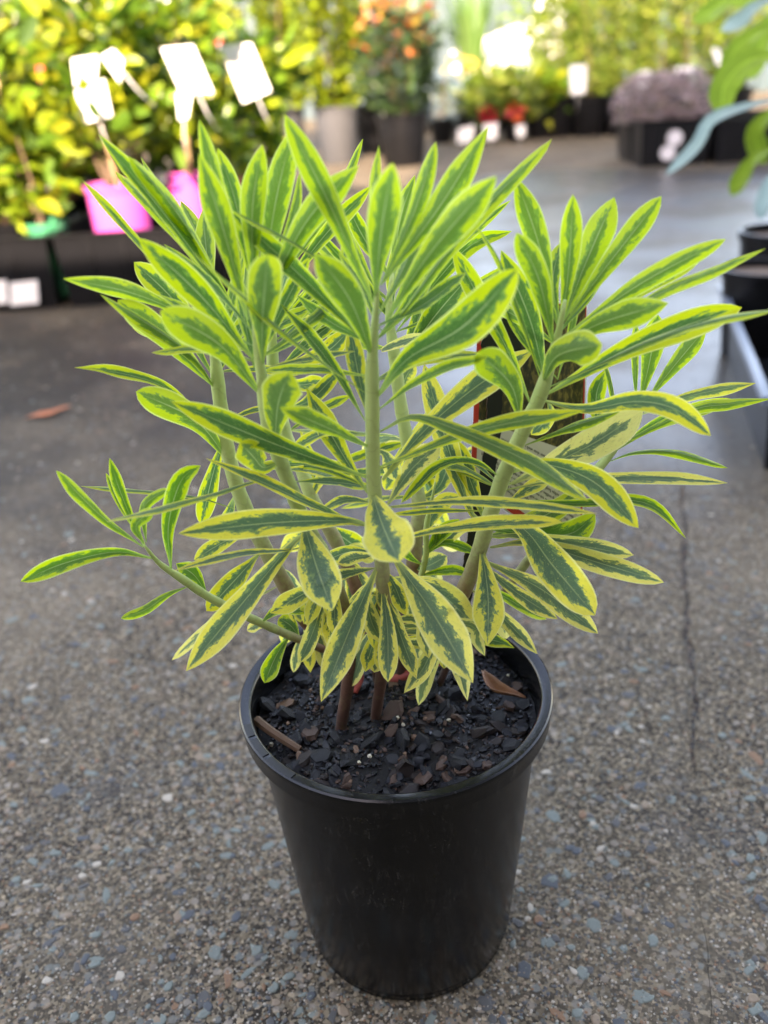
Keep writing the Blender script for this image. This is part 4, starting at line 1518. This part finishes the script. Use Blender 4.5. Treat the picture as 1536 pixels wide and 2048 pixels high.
for i, (px_, Y, lb) in enumerate(backs):
    p = PY(px_, 300, Y)
    shrub('potted_shrub', L0 + lb, 'shrub', 'shrubs behind the left crates', p[0], p[1], 0.0, .11, .22, M_BLACK, 70 + i,
          [('foliage', 620, .24, .95 if i < 5 else .62, .19, 'column', BIG * 1.05, G_GLOSS if i % 2 else G_GLOSS + [(0.30, 0.36, .06), (.40, .40, .08)], .44)] +
          ([('blossom', 60, .58, .84, .27, 'column', .055, G_WHITE, .9)] if i in (0, 1, 2) else []),
          stake=(.02, -.12, .25, .72, -.05) if i in (1, 3) else None, stems=4)
for i, (px_, Y, lb) in enumerate(((-40, 3.9, 'in the back row behind the white blossom'), (210, 3.9, 'in the back row above the square white tags'), (420, 4.2, 'in the back row left of the golden clipped bush'))):
    p = PY(px_, 250, Y)
    shrub('potted_shrub', L0 + lb, 'shrub', 'shrubs behind the left crates', p[0], p[1], 0.0, .13, .25, M_BLACK, 90 + i,
          [('foliage', 760, .24, 1.25, .32, 'column', .07, G_GLOSS, .44)], stems=4)


def white_tag(px4, Y, label, name='plant_tag', mat=None, tilt=0.0):
    P4 = [PY(x, y, Y + tilt * k) for k, (x, y) in enumerate(px4)]
    n_ = np.array([0, 0.002, 0])
    v = P4 + [p + n_ for p in P4]
    root = thing(name, label, 'tag', tuple(P4[3]), 'white plant tags')
    part(mesh_obj('card', v, [(0, 1, 2, 3), (7, 6, 5, 4), (0, 4, 5, 1), (1, 5, 6, 2), (2, 6, 7, 3), (3, 7, 4, 0)], mat or M_WHITE, smooth=False), root)
    c0 = (P4[2] + P4[3]) / 2
    tp = (P4[0] + P4[1]) / 2
    dn = norm(c0 - tp)
    vv, ff, _ = tube_vf([c0 - dn * .01 + n_ * 2, c0 + dn * .05 + n_ * 8, c0 + dn * .10 + n_ * 30], [.0016, .0016, .0016], 6)
    part(mesh_obj('tag_stem', vv, ff, M_WHITE), root)
    return root


white_tag([(143, 118), (196, 110), (192, 158), (150, 172)], 2.45, 'small square white tag above a larger square white tag')
white_tag([(150, 182), (208, 158), (224, 232), (170, 246)], 2.43, 'larger square white tag tilted among glossy leaves over the pink pot')
white_tag([(202, 112), (226, 98), (247, 120), (240, 166)], 2.42, 'narrow white tag beside the two square white tags')
white_tag([(322, 96), (386, 90), (427, 186), (362, 186)], 2.50, 'long slanted white tag hanging near the leaning bamboo cane')
white_tag([(352, 186), (384, 184), (376, 236), (358, 240)], 2.42, 'thin white tag strip hanging below the long slanted tag')
white_tag([(440, 92), (502, 86), (542, 182), (486, 206)], 2.75, 'long slanted white tag next to the golden clipped bush')
white_tag([(284, -8), (348, -12), (344, 24), (290, 20)], 2.9, 'broad white tag high above the leaning bamboo cane')
white_tag([(262, 34), (282, 32), (278, 100), (264, 106)], 2.85, 'narrow white tag on the leaning bamboo cane')
M_REDTAG = simple('red_plastic', (0.60, 0.06, 0.06), 0.35, 0.5, 0.1, 20)
white_tag([(426, 36), (442, 36), (444, 86), (430, 88)], 2.75, 'narrow red tag above the second long white tag', mat=M_REDTAG)
white_tag([(72, 132), (86, 132), (92, 164), (78, 164)], 2.55, 'small red tag beside the first bamboo cane', mat=M_REDTAG)

p = PY(445, 300, 3.0)
shrub('potted_plant', 'low leafy plant in a terracotta pot between the pink pots and clipped bush', 'potted plant', None, p[0], p[1], 0.12, .055, .12, M_TERRA, 5,
      [('foliage', 90, .12, .24, .10, 'oval', .045, G_GLOSS, .5)], stems=2)
crate('nursery_crate', 'black crate carrying the terracotta pot', p[0] - .16, p[0] + .30, p[1] - .12, p[1] + .25, .13, 'crates on the left')

# --- clipped golden bushes and neighbours, about 5 m away
def gz(x, y):
    return PZ(x, y)


for i, (px_, py_, r_, h_, rad, top, lb) in enumerate(((678, 330, .128, .30, .21, 1.30, 'golden green clipped bush in a grey clay pot'), (575, 318, .128, .30, .23, 1.35, 'golden green bush beside the clipped one, nearer the white tags'))):
    g = gz(px_, py_)
    shrub('clipped_bush', lb, 'bush', None, g[0], g[1] + r_, 0, r_, h_, M_GREYPOT, 120 + i,
          [('foliage', 2600, .30, top, rad, 'column', .052, G_GOLD, .6)], stems=4, mat=M_FOLM)
g = gz(808, 330)
shrub('potted_shrub', 'red tipped dark shrub in a black pot beside the clipped bush', 'shrub', None, g[0], g[1], 0, .14, .26, M_BLACK, 130,
      [('foliage', 900, .25, .72, .24, 'oval', .06, G_DARK, .45), ('red_tips', 130, .50, .84, .22, 'oval', .07, G_ORANGE, .45)], stems=5)
g = gz(760, 318)
shrub('potted_shrub', 'dark leafed shrub in a black pot behind the red tipped shrub', 'shrub', None, g[0], g[1] + .35, 0, .15, .28, M_BLACK, 131,
      [('foliage', 800, .25, .80, .22, 'oval', .06, G_DARK, .45)], stems=4)
g = gz(850, 285)
for k, (dx, lb) in enumerate(((0.0, 'upright strappy green plant in a black pot behind the red tipped shrub'), (.42, 'upright strappy green plant in a black pot against the ribbed fence'))):
    rg = random.Random(150 + k)
    root = thing('strappy_plant', lb, 'plant', (g[0] + dx, g[1] + .8, 0))
    pot_parts(root, g[0] + dx, g[1] + .8, 0, .14, .28, M_BLACK)
    m = MB()
    for q in range(90):
        a = rg.random() * 6.28
        ln = rg.uniform(.45, .95)
        ou = rg.uniform(.05, .35)
        b0 = np.array([g[0] + dx + .05 * math.cos(a), g[1] + .8 + .05 * math.sin(a), .26])
        s = np.array([-math.sin(a), math.cos(a), 0]) * .014
        d1 = b0 + np.array([ou * .4 * math.cos(a), ou * .4 * math.sin(a), ln * .6])
        d2 = b0 + np.array([ou * math.cos(a), ou * math.sin(a), ln * .9])
        m.add([b0 - s, b0 + s, d1 + s, d1 - s, d2], [(0, 1, 2, 3), (3, 2, 4)], rg.choice([(0.10, .22, .05), (.07, .16, .04), (.16, .28, .08)]))
    stuff(part(m.build('blades', M_FOL), root))

# low flowering plants in the middle distance
cents = [(885, 285, G_BLUE, 'low blue grey plant in a black pot beside the red tipped shrub', None, 0.045),
         (925, 268, G_FRESH, 'small green plant with orange yellow flowers in a black pot', [(0.75, .38, .06), (.75, .5, .12)], 0.05),
         (975, 284, G_FRESH, 'bright green plant with one dark red flower and a white tag', [(.55, .02, .05)], 0.06),
         (1030, 282, G_FRESH, 'bright green plant with a pink and scarlet flower and a white tag', [(.75, .08, .14), (.8, .14, .05)], 0.06),
         (1000, 262, G_FRESH, 'pale flowered green plant behind the two red flowers', [(.75, .62, .40), (.75, .7, .6)], 0.06),
         (1075, 276, G_GLOSS, 'arching green plant in a black pot at the end of the flower row', None, 0.07)]
for i, (px_, py_, pal, lb, fl, sz) in enumerate(cents):
    g = gz(px_, py_)
    fol = [('foliage', 260, .13, .40, .17, 'oval', sz * 1.5, pal, .35)]
    root = shrub('flowering_plant' if fl else 'potted_plant', lb, 'plant', 'plants in the middle distance', g[0], g[1], 0, .085, .15, M_BLACK, 170 + i, fol, stems=2)
    if fl:
        rg = random.Random(190 + i)
        spots_ = []
        if i in (2, 3):
            fx, fy = ((977, 232) if i == 2 else (1030, 226))
            pc = PY(fx, fy, g[1] - .10)
            for q in range(40):
                v3 = norm([rg.gauss(0, 1), rg.gauss(0, 1), rg.gauss(0, 1)])
                spots_.append((pc + v3 * .022, v3))
            o = leaf_cloud(rg, spots_, .05, fl, .8).build('flower', M_FOLM)
        else:
            sp = blob_spots(rg, 16, g[0], g[1] - .08, .30, .48, .13, 'oval')
            o = leaf_cloud(rg, sp, .07, fl, .9).build('flowers', M_FOLM)
        stuff(part(o, root))
for q4, lb in (([(916, 258), (948, 250), (944, 284), (914, 286)], 'white tag at the foot of the dark red flower'), ([(966, 250), (996, 246), (992, 278), (970, 280)], 'white tag between the two red flowers'),
               ([(1032, 252), (1050, 250), (1048, 272), (1034, 274)], 'small white tag under the pink and scarlet flower'), ([(812, 272), (838, 252), (846, 262), (822, 288)], 'pale yellow green tag in front of the red tipped shrub')):
    white_tag(q4, gz(980, 284)[1] - .2, lb)

# --- ribbed fence and white sheet at the back
FY = 9.6
v, f = [], []
n = 0
x = -7.0
prof2 = []
while x < 9:
    prof2 += [(x, 0.0), (x + .075, 0.0), (x + .10, -.035), (x + .175, -.035), (x + .20, 0.0)]
    x += .20
for (xx, yy) in prof2:
    v += [(xx, FY + yy, -.01), (xx, FY + yy, 1.25)]
for i in range(len(prof2) - 1):
    f.append((2 * i, 2 * i + 2, 2 * i + 3, 2 * i + 1))
M_FENCE = simple('fence_steel', (0.050, 0.080, 0.088), 0.5, 0.4, 0.12, 4)  # colour darkened to stand for shade on the fence
fence = thing('ribbed_fence', 'blue green ribbed steel fence at the back of the nursery', 'fence', (0, FY, 0))
part(mesh_obj('ribbed_sheet', v, f, M_FENCE, smooth=False), fence)
vv, ff = box_vf(-7.05, 9.05, FY - .06, FY + .05, 1.25, 1.30)
part(mesh_obj('top_rail', vv, ff, M_FENCE, smooth=False), fence)
a, b_ = PY(905, 200, FY - .4), PY(1062, 200, FY - .4)  # white sheet put in for the sunlit part of the fence
zA, zB = PY(905, 104, FY - .4)[2], PY(1062, 38, FY - .4)[2]
v = [(a[0], FY - .4, 0), (b_[0], FY - .4, 0), (b_[0], FY - .4, zB), (a[0], FY - .4, zA)]
v += [(p[0], p[1] + .03, p[2]) for p in v]
tag(mesh_obj('sunlit_patch_sheet', v, [(0, 1, 2, 3), (7, 6, 5, 4), (0, 4, 5, 1), (1, 5, 6, 2), (2, 6, 7, 3), (3, 7, 4, 0)], M_WHITE, smooth=False), 'white sheet with a slanting top standing for sunlight on the ribbed fence', 'sheet')
for px_, lb in ((1084, 'white post just right of the white sheet'), (1112, 'slim white post further along the fence behind the pale shrubs')):
    p = PY(px_, 60, FY - .5)
    vv, ff = box_vf(p[0] - .06, p[0] + .06, FY - .56, FY - .44, 0, 1.9)
    tag(mesh_obj('post', vv, ff, M_WHITE, smooth=False), lb, 'post')

# --- pale shrubs on the right, about 6 m away
rights = [(1120, 276, 'pale green shrub with a white tag, first in the right hand row', .80, .20), (1185, 274, 'pale green feathery shrub, second in the right hand row', .92, .22),
          (1250, 272, 'pale green feathery shrub in the middle of the right hand row', .95, .22), (1318, 270, 'pale green feathery shrub behind the grey pink heather', 1.0, .24),
          (1390, 268, 'pale green shrub behind the heather, near the big leafed branch', .95, .24), (1470, 262, 'green shrub at the far end of the right hand row', .95, .25)]
for i, (px_, py_, lb, top, rad) in enumerate(rights):
    g = gz(px_, py_)
    shrub('potted_shrub', lb, 'shrub', 'pale shrubs in the right hand row', g[0], g[1] + .12, 0, .13, .24, M_BLACK, 210 + i,
          [('foliage', 1300, .24, top, rad, 'oval', .055, G_FRESH, .3)], stems=4, mat=M_FOLM)
for i, (px_, lb) in enumerate(((1100, 'loose green shrub behind the right hand row beside the white post'), (1210, 'tall pale shrub behind the middle of the right hand row'), (1330, 'tall pale shrub behind the heather, by the fence'), (1450, 'tall green shrub by the fence behind the big leafed branch'))):
    g = PY(px_, 200, 7.6)
    shrub('potted_shrub', lb, 'shrub', 'tall shrubs along the fence', g[0], g[1], 0, .16, .28, M_BLACK, 230 + i,
          [('foliage', 1300, .28, 1.25, .36, 'oval', .07, G_FRESH + G_GLOSS[:3], .35)], stems=4, mat=M_FOLM)
for q4, Y, lb in (([(1140, 132), (1172, 130), (1170, 186), (1142, 188)], 5.7, 'upright white tag on the first pale shrub'), ([(1272, 146), (1300, 140), (1296, 172), (1276, 178)], 5.7, 'squarish white tag on the middle pale shrubs'),
                  ([(1352, 134), (1386, 132), (1380, 176), (1350, 172)], 5.0, 'white tag standing over the grey pink heather'), ([(1424, 98), (1436, 96), (1446, 126), (1434, 130)], 5.6, 'thin white tag high in the pale shrub by the big leaves')):
    white_tag(q4, Y, lb)
# heather in a black crate
gA, gB = gz(1272, 334), gz(1424, 330)
yc = (gA[1] + gB[1]) / 2
crate('nursery_crate', 'black crate with two round pale stickers holding grey pink heather', gA[0], gB[0], yc, yc + .45, .20, 'crates on the right')
for (sx, sy, lb) in ((1350, 276, 'upper round pale sticker on the heather crate'), (1336, 306, 'lower round pale sticker on the heather crate')):
    pc = PY(sx, sy, yc - .004)
    k = 16
    v = [(pc[0], pc[1], pc[2])] + [(pc[0] + .036 * math.cos(6.2832 * i / k), pc[1], pc[2] + .034 * math.sin(6.2832 * i / k)) for i in range(k)]
    v += [(a_, b2_ + .003, c2_) for a_, b2_, c2_ in v]
    fcs = [(0, 1 + (i + 1) % k, 1 + i) for i in range(k)] + [(k + 1, k + 2 + i, k + 2 + (i + 1) % k) for i in range(k)] + [(1 + i, 1 + (i + 1) % k, k + 2 + (i + 1) % k, k + 2 + i) for i in range(k)]
    tag(mesh_obj('sticker', v, fcs, simple('pale_sticker', (.55, .54, .56), .5), smooth=False), lb, 'sticker')
for i in range(3):
    xx = gA[0] + (gB[0] - gA[0]) * (.2 + .3 * i)
    shrub('heather', ('grey pink heather mound at the flower row end of the stickered crate', 'middle grey pink heather mound in the stickered crate', 'grey pink heather mound at the plain crate end of the stickered crate')[i], 'heather', 'heathers in the stickered crate', xx, yc + .2, .03, .085, .15, M_BLACK, 250 + i,
          [('foliage', 900, .14, .36, .17, 'oval', .03, G_PINKGREY, .4)], stems=2, mat=M_FOLM)
gC, gD = gz(1440, 332), gz(1560, 328)
yc2 = (gC[1] + gD[1]) / 2 + .1
crate('nursery_crate', 'plain black crate next to the stickered heather crate', gC[0], gD[0] + .3, yc2, yc2 + .4, .19, 'crates on the right')

# --- big leafed branch plant and crates on the right edge
c1 = PZ(1527, 968)                      # near bottom corner of the crate
ct = 0.118
f1, f2 = PZ(1531, 792, ct), PZ(1441, 571, ct)
root = thing('nursery_crate', 'black square crate with a pale rim at the right edge of the apron', 'crate', (float(f1[0]) + .2, float(f1[1] + f2[1]) / 2, 0), 'crates on the right')
dirc = norm(f2 - f1)
prpc = np.array([dirc[1], -dirc[0], 0])
W_ = .42
def crate_ring(off, z):
    a_ = f1 + dirc * off + prpc * off
    b2 = f2 - dirc * off + prpc * off
    return [np.array([q[0], q[1], z]) for q in (a_, a_ + prpc * (W_ - 2 * off), b2 + prpc * (W_ - 2 * off), b2)]
rings = [(.016, 0), (.008, ct - .012), (-.004, ct - .012), (-.004, ct), (.009, ct), (.022, .01)]
v, f = [], []
for off, z in rings:
    v += crate_ring(off, z)
for i in range(len(rings) - 1):
    for k in range(4):
        f.append((i * 4 + k, i * 4 + (k + 1) % 4, (i + 1) * 4 + (k + 1) % 4, (i + 1) * 4 + k))
f.append((20, 21, 22, 23))
M_RIM = simple('sky_glint_rim', (0.13, 0.16, 0.20), 0.28, 0.6, 0.2, 30)  # pale blue painted as the sky's reflection on the black rim
part(mesh_obj('tray', v, f, [M_BLACK, M_RIM], smooth=False, matidx=[0] * 4 + [1] * 12 + [0] * 5), root)
# pots standing in and behind it
g = PZ(1545, 560, .01)
big = thing('potted_tree', 'young tree with long drooping leaves in a black pot at the right edge', 'tree', (float(g[0]), float(g[1]), .01))
pc = PY(1540, 500, 1.86)
bx, by = float(pc[0]) + .03, 1.88
big.location = (bx, by, 0.0)
pot_parts(big, bx, by, 0.0, .085, .20, M_BLACK)
tr_pts = [np.array([bx, by, .17]), np.array([bx + .02, by - .02, .45]), np.array([bx + .03, by - .05, .80])]
vv, ff, _ = tube_vf(catmull(tr_pts, 14), [.009 - .0003 * i for i in range(14)], 8)
part(mesh_obj('trunk', vv, ff, M_BARK), big)


def mat_long_leaf(name, col, rough=.4):
    t = NT(name)
    uv = t.n('ShaderNodeUVMap')
    sep = t.n('ShaderNodeSeparateXYZ')
    t.set(sep.inputs[0], uv.outputs[0])
    au = t.math('ABSOLUTE', t.math('SUBTRACT', sep.outputs[0], .5))
    rib = t.math('SUBTRACT', 1.0, t.step(au, .01, .05))
    tc = t.n('ShaderNodeTexCoord').outputs['Object']
    c_ = t.mix(t.noise(tc, 40, 3), tuple(q * .75 for q in col), tuple(q * 1.25 for q in col))
    c_ = t.mix(t.math('MULTIPLY', rib, .5), c_, tuple(min(1, q * 2.2) for q in col))
    b = t.pbsdf(Base_Color=c_, Roughness=rough)
    tr_ = t.n('ShaderNodeBsdfTranslucent')
    t.set(tr_.inputs[0], c_)
    mx = t.n('ShaderNodeMixShader')
    mx.inputs[0].default_value = .4
    t.t.links.new(b.outputs[0], mx.inputs[1])
    t.t.links.new(tr_.outputs[0], mx.inputs[2])
    return t.done(mx.outputs[0])


ML_G, ML_B, ML_Y = mat_long_leaf('long_leaf_green', (.24, .38, .04)), mat_long_leaf('long_leaf_blue', (.28, .40, .38)), mat_long_leaf('long_leaf_dark', (.15, .24, .02))
blv = [([(1580, 110), (1500, 120), (1450, 170), (1444, 232)], 58, ML_G, 1.55), ([(1570, 60), (1520, 60), (1470, 100), (1452, 150)], 40, ML_G, 1.7),
       ([(1500, -60), (1470, -20), (1430, 15), (1386, 44)], 40, ML_G, 1.5), ([(1580, 200), (1520, 205), (1426, 236), (1392, 290), (1330, 352)], 27, ML_B, 1.45),
       ([(1560, 290), (1512, 316), (1486, 350), (1462, 392)], 36, ML_Y, 1.55), ([(1560, -10), (1510, 12), (1480, 40), (1440, 60)], 30, ML_B, 1.75),
       ([(1580, 20), (1540, 40), (1520, 90), (1500, 160)], 44, ML_G, 1.8), ([(1600, 220), (1540, 230), (1510, 270), (1530, 330)], 40, ML_Y, 1.8),
       ([(1580, -40), (1530, -30), (1490, -10), (1460, 10)], 40, ML_G, 1.8), ([(1620, 330), (1560, 350), (1530, 400), (1520, 440)], 38, ML_B, 1.8)]
rb_ = random.Random(3)
for pts, wpx, mt, Y in blv:
    C_ = catmull([np.array([*p, Y + .02 * k]) for k, p in enumerate(pts)], 18)
    C3 = [PY(*c_) for c_ in C_]
    wm = wpx * ((C3[9] - CAM) @ FW) / F
    o = blade('long_leaf', C3, wm, rb_.uniform(-15, 25), 'U', .2, rb_, None, origin=np.zeros(3))
    o.data.materials[0] = mt
    part(o, big)
    tip_ = C3[0]
    st_ = tr_pts[1] + (tr_pts[2] - tr_pts[1]) * min(1, max(0, (tip_[2] - .40) / .35))
    vv, ff, _ = tube_vf(catmull([st_, (st_ + tip_) / 2 + np.array([0, 0, .02]), tip_, C3[2]], 10), [.003] * 10, 6)
    part(mesh_obj('twig', vv, ff, M_BARK), big)
# second pot standing in the rimmed crate
p2 = PZ(1560, 690, .06)
shrub('potted_shrub', 'small dark shrub in a black pot standing in the pale rimmed crate', 'shrub', None, float(f1[0]) + .26, float(f1[1] + f2[1]) / 2 + .05, .012, .075, .15, M_BLACK, 301,
      [('foliage', 120, .16, .36, .10, 'oval', .05, G_DARK + G_GLOSS[:2], .4)], stems=3)
g = PY(1500, 520, 1.62)
root = thing('nursery_pot', 'empty black nursery pot between the rimmed crate and the young tree', 'pot', (float(g[0]) + .06, 1.70, 0))
pot_parts(root, float(g[0]) + .06, 1.70, 0, .075, .17, M_BLACK)
